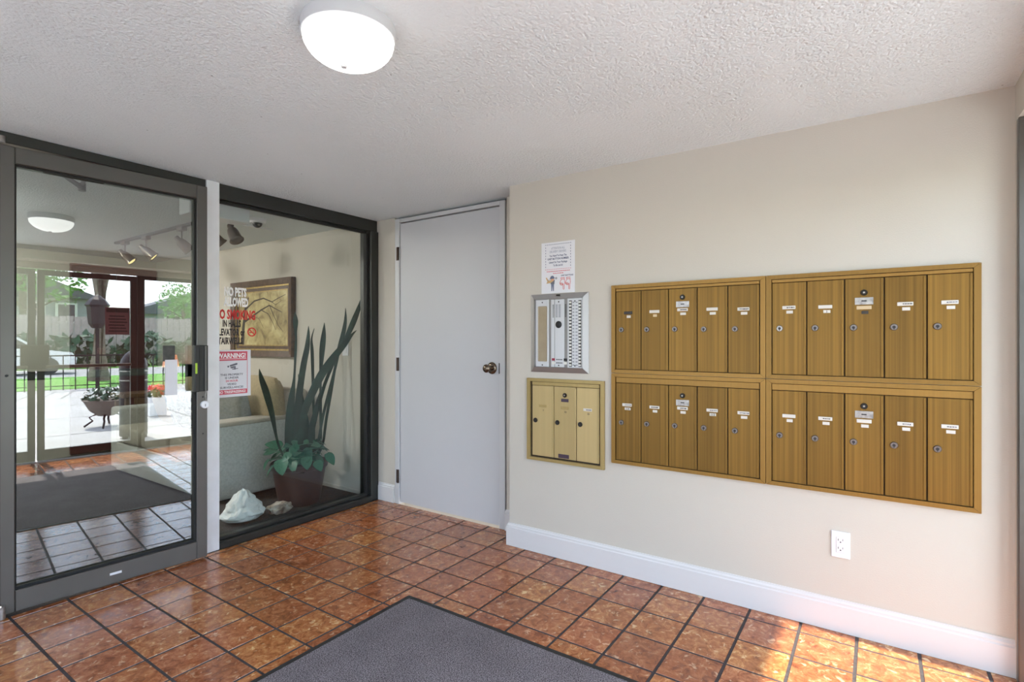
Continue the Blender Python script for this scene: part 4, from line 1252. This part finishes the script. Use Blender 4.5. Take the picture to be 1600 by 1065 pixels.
# ------------------------------------------------------------------ lobby: potted plants
pp = thing('potted_plant', 'tall snake plant with trailing pothos in a brown pot', 'plant', (2.45, 3.65, 0))
bm = bmesh.new()
lathe(bm, [(0, 0.0), (0.145, 0.0), (0.150, 0.01), (0.192, 0.265), (0.205, 0.270), (0.210, 0.300), (0.203, 0.308), (0.190, 0.300), (0.186, 0.27), (0.0, 0.268)], (2.45, 3.65, 0.0), seg=40)
obj('pot', bm, M['pot'], pp, smooth=True)
bm = bmesh.new(); blob(bm, (2.45, 3.65, 0.27), (0.186, 0.186, 0.03), 3, 0.3, 4)
obj('soil', bm, M['soil'], pp, smooth=True)
LEAVES = [
   [(2.255, 3.6, 0.451, 0.026), (2.215, 3.584, 0.561, 0.031), (2.175, 3.568, 0.719, 0.06), (2.122, 3.552, 0.876, 0.075), (2.08, 3.536, 0.969, 0.054), (2.052, 3.52, 1.038, 0.005)] ,
   [(2.371, 3.66, 0.425, 0.085), (2.376, 3.66, 0.618, 0.096), (2.392, 3.66, 0.786, 0.075), (2.414, 3.66, 0.954, 0.027), (2.425, 3.66, 1.174, 0.032), (2.43, 3.66, 1.247, 0.022), (2.425, 3.66, 1.306, 0.032), (2.425, 3.66, 1.384, 0.059), (2.419, 3.66, 1.452, 0.005)] ,
   [(2.398, 3.62, 0.425, 0.09), (2.409, 3.62, 0.617, 0.085), (2.436, 3.62, 0.857, 0.075), (2.469, 3.62, 1.051, 0.07), (2.497, 3.62, 1.173, 0.06), (2.508, 3.62, 1.272, 0.038), (2.508, 3.62, 1.346, 0.005)] ,
   [(2.61, 3.7, 0.381, 0.022), (2.61, 3.7, 0.687, 0.028), (2.604, 3.7, 0.942, 0.034), (2.598, 3.7, 1.146, 0.039), (2.592, 3.7, 1.248, 0.022), (2.616, 3.7, 1.33, 0.006)] ,
   [(2.683, 3.72, 0.367, 0.029), (2.692, 3.723, 0.677, 0.034), (2.694, 3.727, 0.936, 0.029), (2.703, 3.73, 1.04, 0.046), (2.717, 3.733, 1.17, 0.069), (2.732, 3.737, 1.275, 0.058), (2.74, 3.74, 1.38, 0.006)] ,
   [(2.387, 3.54, 0.483, 0.063), (2.406, 3.52, 0.698, 0.079), (2.452, 3.5, 0.824, 0.09), (2.521, 3.48, 0.965, 0.096), (2.61, 3.46, 1.089, 0.092), (2.702, 3.44, 1.197, 0.072), (2.76, 3.42, 1.278, 0.033), (2.788, 3.4, 1.314, 0.006)] ,
   [(2.553, 3.66, 0.42, 0.033), (2.571, 3.613, 0.647, 0.044), (2.619, 3.566, 0.896, 0.039), (2.684, 3.519, 1.096, 0.039), (2.739, 3.471, 1.238, 0.05), (2.776, 3.424, 1.375, 0.067), (2.788, 3.377, 1.48, 0.05), (2.793, 3.33, 1.595, 0.006)] ,
   [(2.602, 3.64, 0.414, 0.028), (2.647, 3.629, 0.637, 0.034), (2.698, 3.617, 0.837, 0.034), (2.745, 3.606, 1.015, 0.034), (2.773, 3.594, 1.17, 0.046), (2.808, 3.583, 1.3, 0.052), (2.818, 3.571, 1.405, 0.034), (2.809, 3.56, 1.498, 0.006)] ,
   [(2.687, 3.7, 0.368, 0.028), (2.718, 3.684, 0.599, 0.034), (2.755, 3.668, 0.831, 0.034), (2.78, 3.652, 1.013, 0.029), (2.805, 3.636, 1.143, 0.017), (2.818, 3.62, 1.222, 0.006)] ,
   [(2.507, 3.66, 0.402, 0.077), (2.513, 3.66, 0.551, 0.093), (2.491, 3.66, 0.702, 0.076), (2.468, 3.66, 0.828, 0.043), (2.446, 3.66, 0.977, 0.005)] ,
   [(2.505, 3.6, 0.409, 0.054), (2.519, 3.595, 0.556, 0.065), (2.544, 3.59, 0.662, 0.055), (2.569, 3.585, 0.774, 0.033), (2.6, 3.58, 0.872, 0.006)] ,
]
cam_r = Vector((math.sin(R(34.37)), -math.cos(R(34.37)), 0))
def blade(path):
    bm = bmesh.new()
    loops = []
    b0 = Vector((2.45 + (path[0][0] - 2.45) * 0.5, 3.65 + (path[0][1] - 3.65) * 0.5, 0.26))
    pts = [(b0.x, b0.y, b0.z, path[0][3] * 0.8)] + list(path)
    # refine
    fine = []
    for k in range(len(pts) - 1):
        for s in range(3):
            f = s / 3
            p0 = pts[max(0, k - 1)]; p1 = pts[k]; p2 = pts[k + 1]; p3 = pts[min(len(pts) - 1, k + 2)]
            fine.append(tuple(0.5 * (2 * b + (c - a) * f + (2 * a - 5 * b + 4 * c - d) * f * f + (3 * b - a - 3 * c + d) * f ** 3) for a, b, c, d in zip(p0, p1, p2, p3)))
    fine.append(pts[-1])
    for k, (x, y, z, wd) in enumerate(fine):
        a = Vector(fine[max(0, k - 1)][:3]); b = Vector(fine[min(len(fine) - 1, k + 1)][:3])
        t_ = (b - a).normalized()
        side = (cam_r - t_ * cam_r.dot(t_)).normalized()
        nrm = side.cross(t_).normalized()
        c = Vector((x, y, z)); h = max(wd * 0.68, 0.003) / 2
        loops.append([c - side * h + nrm * h * 0.25, c - nrm * 0.0025 - nrm * h * 0.05, c + side * h + nrm * h * 0.25, c + nrm * 0.003 - nrm * h * 0.02])
    rings(bm, loops)
    return bm
for lf in LEAVES:
    obj('snake_leaf', blade(lf), M['snake_leaf'], pp, smooth=True)
# pothos leaves spilling over the rim
def heart_mesh():
    bm = bmesh.new()
    out = [(0, 0.0), (0.22, -0.12), (0.42, 0.05), (0.46, 0.30), (0.36, 0.58), (0.18, 0.84), (0, 1.0)]
    top, bot = [], []
    rows = [(x, y) for x, y in out]
    vm = [bm.verts.new((0, y if i else 0.06, -0.05 + 0.0 * y)) for i, (x, y) in enumerate(rows)]
    vr = [bm.verts.new((x, y, 0.08 * (x / 0.46) - 0.12 * y * y)) for x, y in rows[1:-1]]
    vl_ = [bm.verts.new((-x, y, 0.08 * (x / 0.46) - 0.12 * y * y)) for x, y in rows[1:-1]]
    for v, (x, y) in zip(vm, rows):
        v.co.z = -0.12 * v.co.y ** 2
    for side in (vr, vl_):
        bm.faces.new((vm[0], side[0], vm[1]))
        for i in range(len(side) - 1):
            bm.faces.new((vm[i + 1], side[i], side[i + 1], vm[i + 2]))
        bm.faces.new((vm[-2], side[-1], vm[-1]))
    bmesh.ops.recalc_face_normals(bm, faces=bm.faces)
    ret = bmesh.ops.extrude_face_region(bm, geom=list(bm.faces))
    for v in [e for e in ret['geom'] if isinstance(e, bmesh.types.BMVert)]:
        v.co.z += 0.02
    return mesh_of('pothos_leaf', bm, M['pothos'], True)
hm = heart_mesh()
q = random.Random(21)
for k in range(64):
    a = q.uniform(0, 2 * PI) if k > 22 else q.uniform(PI * 0.75, PI * 1.85)
    rr = q.uniform(0.05, 0.19); z = 0.35 + q.uniform(0.0, 0.20) * (1 - rr / 0.26)
    el = q.uniform(-0.9, 0.35)
    if k < 7:
        a = (PI * 0.85, PI * 1.0, PI * 1.12, PI * 1.25, PI * 1.38, PI * 1.5, PI * 1.68)[k]; rr = 0.215; z = (0.34, 0.31, 0.36, 0.35, 0.37, 0.33, 0.36)[k]; el = -0.9
    lf = obj('pothos_leaf', hm, None, pp, loc=(math.cos(a) * rr, math.sin(a) * rr, z))
    s = q.uniform(0.07, 0.115)
    lf.scale = (s, s, s)
    lf.rotation_euler = (el, q.uniform(-0.5, 0.5), a - PI / 2 + q.uniform(-0.5, 0.5))

# ------------------------------------------------------------------ lobby: rocks
bm = bmesh.new()
from mathutils import noise as _nz
bmesh.ops.create_icosphere(bm, subdivisions=4, radius=1.0)
for v in bm.verts:
    n = v.co.normalized()
    h = (n.z + 1) / 2
    k = (1 - h) ** 0.75 * 1.15 + 0.10
    ang = math.atan2(n.y, n.x)
    rad_ = math.hypot(n.x, n.y)
    kk = (k if n.z > -0.6 else 1.02) * (0.55 + 0.45 * min(1, rad_ * 1.2)) * min(1, rad_ * 2.2)
    j = 1 + 0.16 * _nz.noise(n * 2.6 + Vector((4, 1, 2))) + 0.10 * _nz.noise(n * 6)
    v.co = Vector((1.985 + math.cos(ang) * 0.138 * kk * j - 0.006 * h, 3.60 + math.sin(ang) * 0.115 * kk * j, max(0.0, 0.212 * h * (1 + 0.06 * _nz.noise(n * 3)))))
tag(obj('rock', bm, M['white_rock'], smooth=False), 'large white pointed quartz rock behind the glass', 'rock')
bm = bmesh.new()
blob(bm, (2.215, 3.53, 0.035), (0.085, 0.055, 0.045), 3, 0.55, 1.7, 3, 0.0)
tag(obj('rock', bm, M['brown_rock']), 'small brown banded rock between white rock and pot', 'rock')

# ------------------------------------------------------------------ lobby ceiling: camera, box, raceway, track lights
cmr = thing('security_camera', 'white dome security camera on the lobby ceiling', 'camera', (2.27, 3.92, H))
bm = bmesh.new(); lathe(bm, [(0, 0), (0.062, 0), (0.062, -0.02), (0.050, -0.032), (0, -0.032)], (2.27, 3.92, H), seg=28)
obj('camera_base', bm, M['white_plastic'], cmr, smooth=True)
bm = bmesh.new(); lathe(bm, [(0, -0.03)] + [(0.036 * math.cos(a), -0.031 - 0.036 * math.sin(a)) for a in [i * PI / 16 for i in range(9)]], (2.27, 3.92, H), seg=24)
dm_ = obj('camera_dome', bm, M['black'], cmr, smooth=True)
bm = bmesh.new(); lathe(bm, [(0, 0), (0.008, 0), (0.006, 0.004), (0, 0.004)], (2.262, 3.889, H - 0.049), (-0.4, -0.8, -0.5), 12)
obj('lens', bm, M['steel'], dm_, smooth=True)
bm = B(((1.60, 3.52, 2.030), (1.985, 3.66, H - 0.001)), bev=0.004)
tag(obj('ceiling_box', bm, M['white_plastic']), 'white rectangular box fixed to the lobby ceiling near mullion', 'box')
bm = B(((1.95, 4.17, H - 0.014), (2.55, 4.185, H - 0.0005)), bev=0.002)
tag(obj('cable_raceway', bm, M['white_plastic']), 'thin white cable raceway on the lobby ceiling', 'raceway')
tl = thing('track_light', 'black ceiling track with five nickel spot heads in lobby', 'lamp', (2.04, 4.9, H))
obj('track_rail', B(((2.025, 3.75, H - 0.022), (2.055, 5.93, H - 0.0005)), bev=0.002), M['dark_metal'], tl)
HEADS = [(5.72, 1, (0.45, -0.30, -0.55)), (5.28, 1, (0.50, -0.25, -0.50)), (4.62, 0, (0.62, -0.10, -0.60)), (4.12, 0, (0.62, -0.10, -0.60)), (3.84, 0, (0.10, -0.55, -0.85))]
for yy_, lit, dr in HEADS:
    bm = bmesh.new()
    box(bm, (2.018, yy_ - 0.045, H - 0.048), (2.062, yy_ + 0.045, H - 0.021), 0.003)
    hd = obj('track_adapter', bm, M['lock_face'], tl)
    bm = bmesh.new(); tube(bm, [(2.04, yy_, H - 0.047), (2.04, yy_, H - 0.10), (2.035, yy_, H - 0.125)], 0.006, 8)
    obj('stem', bm, M['nickel'], hd, smooth=True)
    d = Vector(dr).normalized()
    c = Vector((2.035, yy_, H - 0.14)) - d * 0.055
    bm = bmesh.new()
    lathe(bm, [(0, 0), (0.016, 0), (0.020, 0.012), (0.020, 0.03), (0.032, 0.045), (0.038, 0.07), (0.042, 0.125), (0.050, 0.140), (0.049, 0.143), (0.038, 0.132), (0, 0.128)], c, d, 24)
    obj('lamp_head', bm, M['nickel'], hd, smooth=True)
    bm = bmesh.new()
    lathe(bm, [(0, 0), (0.038, 0), (0.030, 0.010), (0, 0.014)], c + d * 0.130, d, 20)
    obj('bulb_face', bm, M['warm_glow'] if lit else M['lock_face'], hd, smooth=True)

# ------------------------------------------------------------------ lobby: far end
md = thing('door_5', 'dark maroon double doors at the far end of the lobby', 'door', (2.42, YB, 0), kind='structure')
for x0, x1 in ((2.02, 2.425), (2.43, 2.835)):
    obj('door_leaf', B(((x0, YB - 0.05, 0.02), (x1, YB - 0.005, 2.02)), bev=0.004), M['maroon'], md)
obj('door_head', B(((2.02, YB - 0.055, 2.022), (2.835, YB - 0.005, 2.06)), bev=0.003), M['maroon'], md)
ct = thing('console_table', 'brown wooden console table before the maroon lobby doors', 'table', (2.5, 6.32, 0))
obj('table_top', B(((2.18, 6.15, 0.66), (2.83, 6.49, 0.70)), bev=0.006), M['brown_wood'], ct)
for a in (2.21, 2.76):
    for b in (6.18, 6.42):
        obj('leg', B(((a, b, 0.0), (a + 0.04, b + 0.04, 0.66)), bev=0.003), M['brown_wood'], ct)
obj('drawer_front', B(((2.28, 6.155, 0.56), (2.73, 6.18, 0.655)), bev=0.003), M['brown_wood'], ct)
hn = thing('door_notice', 'dark card over a narrow white sheet taped to the glass door', 'notice', (0.665, YS, 0), DA)
obj('dark_card', B(((0.642, 0.0272, 1.120), (0.700, 0.0292, 1.205)), bev=0.0004), M['screen_dark'], hn, local=True)
obj('white_sheet', B(((0.652, 0.0262, 0.935), (0.712, 0.0282, 1.128)), bev=0.0004), M['paper'], hn, local=True)
lp = thing('table_lamp', 'small lamp with orange lit shade on console table', 'lamp', (2.68, 6.32, 0.70))
bm = bmesh.new(); lathe(bm, [(0, 0), (0.06, 0), (0.055, 0.015), (0.018, 0.03), (0.03, 0.10), (0.014, 0.18), (0.010, 0.24), (0, 0.24)], (2.68, 6.32, 0.70), seg=24)
obj('lamp_base', bm, M['brown_wood'], lp, smooth=True)
bm = bmesh.new(); lathe(bm, [(0, 0.24), (0.085, 0.24), (0.055, 0.38), (0, 0.38)], (2.68, 6.32, 0.70), seg=24)
obj('lamp_shade', bm, M['orange_glow'], lp, smooth=True)

# ------------------------------------------------------------------ outside, seen mirrored in the glass door
struct('trim_8', B(((-14, -11.2, -0.12), (16, -0.80, -0.012)), ((-14, -0.80, -0.12), (XL - 0.2, 9.0, -0.012))), M['concrete'], 'pale concrete forecourt outside the entrance', 'paving')
bm = bmesh.new()
for yy_ in (-2.6, -4.6, -6.8, -8.4):
    box(bm, (-14, yy_ - 0.012, -0.014), (16, yy_ + 0.012, -0.0105))
for xx in (-6, -3, 0.2, 3.2, 6.4):
    box(bm, (xx - 0.012, -8.4, -0.014), (xx + 0.012, -0.8, -0.0103))
for k in range(60):  # thin dark diagonal lines across the far strip of paving
    x = -8 + k * 0.36
    bm.faces.new([bm.verts.new(p) for p in ((x, -8.4, -0.0102), (x + 0.03, -8.4, -0.0102), (x + 0.53, -10.6, -0.0102), (x + 0.50, -10.6, -0.0102))])
obj('joints_and_dark_lines', bm, M['joint_line'], bpy.data.objects['trim_8'])
bm = B(((-30, -17, -0.12), (34, -11.2, 0.0)))
tag(obj('lawn', bm, M['lawn']), 'bright green lawn strip beyond the iron railing', 'grass', kind='stuff')
struct('trim_9', B(((-60, -24, -0.14), (60, -17, -0.03))), M['asphalt'], 'pale street beyond the lawn', 'road')
struct('trim_10', B(((-80, -90, -0.2), (80, -24, -0.05))), M['lawn'], 'planted ground across the street', 'ground')
rl = thing('iron_railing', 'black iron railing along the lawn edge outside', 'railing', (4, -10.9, 0))
bm = bmesh.new(); tube(bm, [(-6, -10.9, 0.86), (8.0, -10.9, 0.86)], 0.03, 6); obj('top_rail', bm, M['iron'], rl)
bm = bmesh.new(); tube(bm, [(-6, -10.9, 0.10), (8.0, -10.9, 0.10)], 0.018, 6); obj('bottom_rail', bm, M['iron'], rl)
bm = bmesh.new(); box(bm, (-0.011, -0.011, -0.01), (0.011, 0.011, 0.85))
bal = mesh_of('baluster', bm, M['iron'])
for k in range(59):
    obj('baluster', bal, None, rl, loc=(-6 + k * 0.24 - 4, 0, 0))

def leaves(bm, c, rad, n, size, q, hollow=0.5):
    for _ in range(n):
        d = Vector((q.gauss(0, 1), q.gauss(0, 1), q.gauss(0, 1))).normalized()
        r = (hollow + (1 - hollow) * q.random()) ** 0.6
        p = Vector((c[0] + d.x * rad[0] * r, c[1] + d.y * rad[1] * r, c[2] + d.z * rad[2] * r))
        u = Vector((q.gauss(0, 1), q.gauss(0, 1), q.gauss(0, 1))).normalized(); v = u.cross(d + Vector((0.01, 0.02, 0.03))).normalized()
        s = size * q.uniform(0.6, 1.3)
        bm.faces.new([bm.verts.new(p + a * s) for a in (u * 0.9, v * 0.45, -u * 0.9, -v * 0.45)])

# flower bowl on scroll stand
fp = thing('flower_planter', 'low bowl planter of white flowers on scroll stand outside', 'planter', (2.05, -3.1, 0))
bm = bmesh.new(); lathe(bm, [(0, 0.16), (0.10, 0.16), (0.20, 0.24), (0.27, 0.38), (0.29, 0.385), (0.27, 0.40), (0, 0.37)], (2.05, -3.1, -0.01), seg=28)
obj('bowl', bm, M['terra'], fp, smooth=True)
for a in (0.3, 1.87, 3.44, 5.0):
    bm = bmesh.new()
    tube(bm, [(2.05 + math.cos(a) * r_, -3.1 + math.sin(a) * r_, z_) for r_, z_ in ((0.12, 0.17), (0.20, 0.13), (0.16, 0.08), (0.22, 0.03), (0.26, 0.0))], 0.014, 6)
    obj('scroll_foot', bm, M['iron'], fp, smooth=True)
q = random.Random(9)
bm = bmesh.new(); leaves(bm, (2.05, -3.1, 0.43), (0.30, 0.30, 0.13), 260, 0.05, q); obj('foliage', bm, M['leaf_dark'], fp)['kind'] = 'stuff'
bm = bmesh.new(); leaves(bm, (2.05, -3.1, 0.46), (0.29, 0.29, 0.12), 70, 0.035, q, 0.9); obj('flowers', bm, M['flower_white'], fp)['kind'] = 'stuff'
# black domed litter bin
bn = thing('litter_bin', 'tall black domed litter bin outside the entrance', 'bin', (2.12, -1.75, 0))
bm = bmesh.new(); lathe(bm, [(0, 0.03), (0.15, 0.03), (0.15, 0.86), (0.0, 0.86)], (2.12, -1.75, -0.01), seg=28); obj('bin_body', bm, M['iron'], bn, smooth=True)
bm = bmesh.new(); lathe(bm, [(0.0, 0.86)] + [(0.155 * math.cos(a), 0.86 + 0.26 * math.sin(a)) for a in [i * PI / 16 for i in range(9)]], (2.12, -1.75, -0.01), seg=28); obj('dome_lid', bm, M['iron'], bn, smooth=True)
for z in (0.72, 0.84):
    bm = bmesh.new(); lathe(bm, [(0.150, 0), (0.156, 0.003), (0.156, 0.015), (0.150, 0.018)], (2.12, -1.75, z), seg=28); obj('steel_band', bm, M['steel'], bn, smooth=True)
for a in (0.5, 2.6, 4.7):
    bm = bmesh.new(); lathe(bm, [(0, 0), (0.03, 0), (0.03, 0.05), (0, 0.05)], (2.12 + math.cos(a) * 0.12, -1.75 + math.sin(a) * 0.12, -0.012), seg=10); obj('foot', bm, M['iron'], bn, smooth=True)
# red flower tub
ft = thing('flower_tub', 'white square tub of red flowers outside the sidelight', 'planter', (2.85, -3.9, 0))
obj('tub', B(((2.73, -4.02, -0.01), (2.97, -3.78, 0.30)), bev=0.01), M['white_plastic'], ft)
bm = bmesh.new(); leaves(bm, (2.85, -3.9, 0.36), (0.16, 0.16, 0.10), 90, 0.05, q); obj('foliage', bm, M['leaf_dark'], ft)['kind'] = 'stuff'
bm = bmesh.new(); leaves(bm, (2.85, -3.9, 0.41), (0.15, 0.15, 0.09), 90, 0.05, q); obj('flowers', bm, M['flower_red'], ft)['kind'] = 'stuff'
# lantern post
lt = thing('lantern_post', 'dark hanging lantern on a slim post outside', 'lamp', (2.75, -8.6, 0))
bm = bmesh.new(); tube(bm, [(2.75, -8.6, -0.01), (2.75, -8.6, 1.55)], 0.035, 10); obj('post', bm, M['iron'], lt, smooth=True)
bm = bmesh.new(); lathe(bm, [(0, 1.5), (0.10, 1.52), (0.17, 1.62), (0.20, 2.0), (0.24, 2.04), (0.16, 2.16), (0.05, 2.26), (0, 2.28)], (2.75, -8.6, 0), seg=8); obj('lantern_head', bm, M['iron'], lt)
# car
ca = thing('parked_car', 'white parked car on the street beyond the railing', 'car', (1.5, -20.5, -0.03))
bm = bmesh.new()
prof = [(-2.2, 0.30), (2.2, 0.30), (2.25, 0.62), (2.1, 0.82), (1.2, 0.95), (0.55, 1.40), (-1.0, 1.42), (-1.75, 0.98), (-2.2, 0.90), (-2.28, 0.6)]
poly_prism(bm, [(1.5 + x, -21.3, z - 0.03) for x, z in prof], (0, 1.65, 0)); obj('car_body', bm, M['car_paint'], ca)
bm = bmesh.new()
poly_prism(bm, [(1.5 + x, -21.32, z - 0.03) for x, z in ((-1.55, 0.98), (1.05, 0.98), (0.50, 1.34), (-0.95, 1.36))], (0, 1.69, 0)); obj('side_windows', bm, M['car_glass'], ca)
for xx in (-1.35, 1.4):
    for yy_ in (-21.25, -19.72):
        bm = bmesh.new(); lathe(bm, [(0, -0.1), (0.32, -0.1), (0.32, 0.1), (0, 0.1)], (1.5 + xx, yy_, 0.29), (0, 1, 0), 20); obj('wheel', bm, M['rubber'], ca, smooth=True)
# hedge, board fence, houses, trees
hg = bmesh.new()
for k in range(16):
    leaves(hg, (-16 + k * 2.6, -26.0, 0.7), (1.6, 0.8, 0.95), 240, 0.28, q, 0.6)
tag(obj('hedge', hg, M['leaf_dark']), 'dark green hedge across the street', 'hedge', kind='stuff')
bf = thing('board_fence', 'weathered grey board fence behind the hedge', 'fence', (5, -28, 0))
bm = bmesh.new(); box(bm, (-0.135, -0.012, -0.05), (0.135, 0.012, 2.45), 0.004)
bd = mesh_of('fence_board', bm, M['fence_wood'])
for k in range(110):
    obj('fence_board', bd, None, bf, loc=(-12 - 5 + k * 0.29 + 2, 0.012 * (k % 2), 0.02 * ((k * 7) % 3)))
obj('fence_rail', B(((-14, -28.06, 2.0), (18, -28.02, 2.12))), M['fence_wood'], bf)
def house(x0, x1, y0, y1, h, rh, wall, label, wins):
    t = thing('house', label, 'house', ((x0 + x1) / 2, (y0 + y1) / 2, 0))
    obj('walls', B(((x0, y0, -0.05), (x1, y1, h))), wall, t)
    bm = bmesh.new()
    poly_prism(bm, [(x0 - 0.5, y1 + 0.5, h - 0.1), (x1 + 0.5, y1 + 0.5, h - 0.1), ((x0 + x1) / 2, y1 + 0.5, h + rh)], (0, y0 - y1 - 1, 0))
    obj('roof', bm, M['roofing'], t)
    for wx, wz in wins:
        f_ = obj('window', B(((wx - 0.6, y1 - 0.02, wz), (wx + 0.6, y1 + 0.08, wz + 1.4))), M['trim'], t)
        obj('pane', B(((wx - 0.45, y1 + 0.06, wz + 0.12), (wx + 0.45, y1 + 0.10, wz + 1.28))), M['car_glass'], f_)
house(-1.5, 7.6, -52, -42, 4.3, 2.0, M['siding'], 'grey sided house with dark gable roof, left of street', [(5.9, 2.5), (4.2, 2.5), (1.0, 2.5)])
house(9.5, 21, -52, -42, 3.4, 2.2, M['siding'], 'grey house with wide slate gable roof, right of street', [(12.4, 1.9), (17, 1.9)])
def tree(x, y, h, cr, label, mat, n, trunk=0.28, bare=False, zg=-0.05):
    t = thing('tree', label, 'tree', (x, y, zg))
    bm = bmesh.new()
    tube(bm, [(x, y, zg + 0.002), (x + 0.05, y, h * 0.35), (x - 0.1, y + 0.1, h * 0.7), (x, y, h * 0.95)], [trunk, trunk * 0.8, trunk * 0.5, trunk * 0.12], 10)
    obj('trunk', bm, M['bark'], t, smooth=True)
    for k in range(9):
        a = k * 2.4; z0 = h * (0.35 + 0.06 * k); l = cr * (0.9 + 0.3 * math.sin(k * 3))
        bm = bmesh.new()
        tube(bm, [(x, y, z0), (x + math.cos(a) * l * 0.5, y + math.sin(a) * l * 0.5, z0 + l * 0.35), (x + math.cos(a + 0.3) * l, y + math.sin(a + 0.3) * l, z0 + l * 0.5)], [trunk * 0.4, trunk * 0.22, trunk * 0.05], 6)
        obj('branch', bm, M['bark'], t, smooth=True)
    if not bare:
        bm = bmesh.new()
        for k in range(8):
            a = k * 2.4
            leaves(bm, (x + math.cos(a) * cr * 0.5, y + math.sin(a) * cr * 0.5, h * (0.62 + 0.05 * k)), (cr * 0.6, cr * 0.6, cr * 0.5), n, 0.16 * cr / 2, q)
        obj('foliage', bm, mat, t)['kind'] = 'stuff'
tree(3.6, -14.2, 9.5, 3.0, 'large grey-trunked tree with no leaves on the lawn', M['leaf_light'], 40, 0.30, True, 0.003)
tree(14.5, -31, 8, 3.5, 'bare branching tree against the sky beyond the fence', M['leaf_light'], 0, 0.3, True)
tree(-1.5, -30.5, 7.0, 3.2, 'light green leafy tree behind the fence', M['leaf_light'], 260, 0.3)
tree(10.2, -30.5, 4.4, 1.4, 'small bright green tree beyond the fence', M['leaf_light'], 160, 0.15)
tree(3.4, -38, 8.0, 3.0, 'tall green tree between fence and left house', M['leaf_light'], 200, 0.3)

# groups of like things
for o in list(C.objects):
    if o.parent is None:
        st = o.name.split('.')[0]
        if st == 'mailbox_unit' and 'five doors' in o['label']: o['group'] = 'five-door mailbox units'
        elif st == 'throw_pillow': o['group'] = 'throw pillows on the sofa'
        elif st == 'ceiling_light': o['group'] = 'dome ceiling lights'
        elif st == 'rock': o['group'] = 'rocks behind the glass'
        elif st == 'tree': o['group'] = 'trees beyond the forecourt'
        elif st == 'house': o['group'] = 'houses across the street'
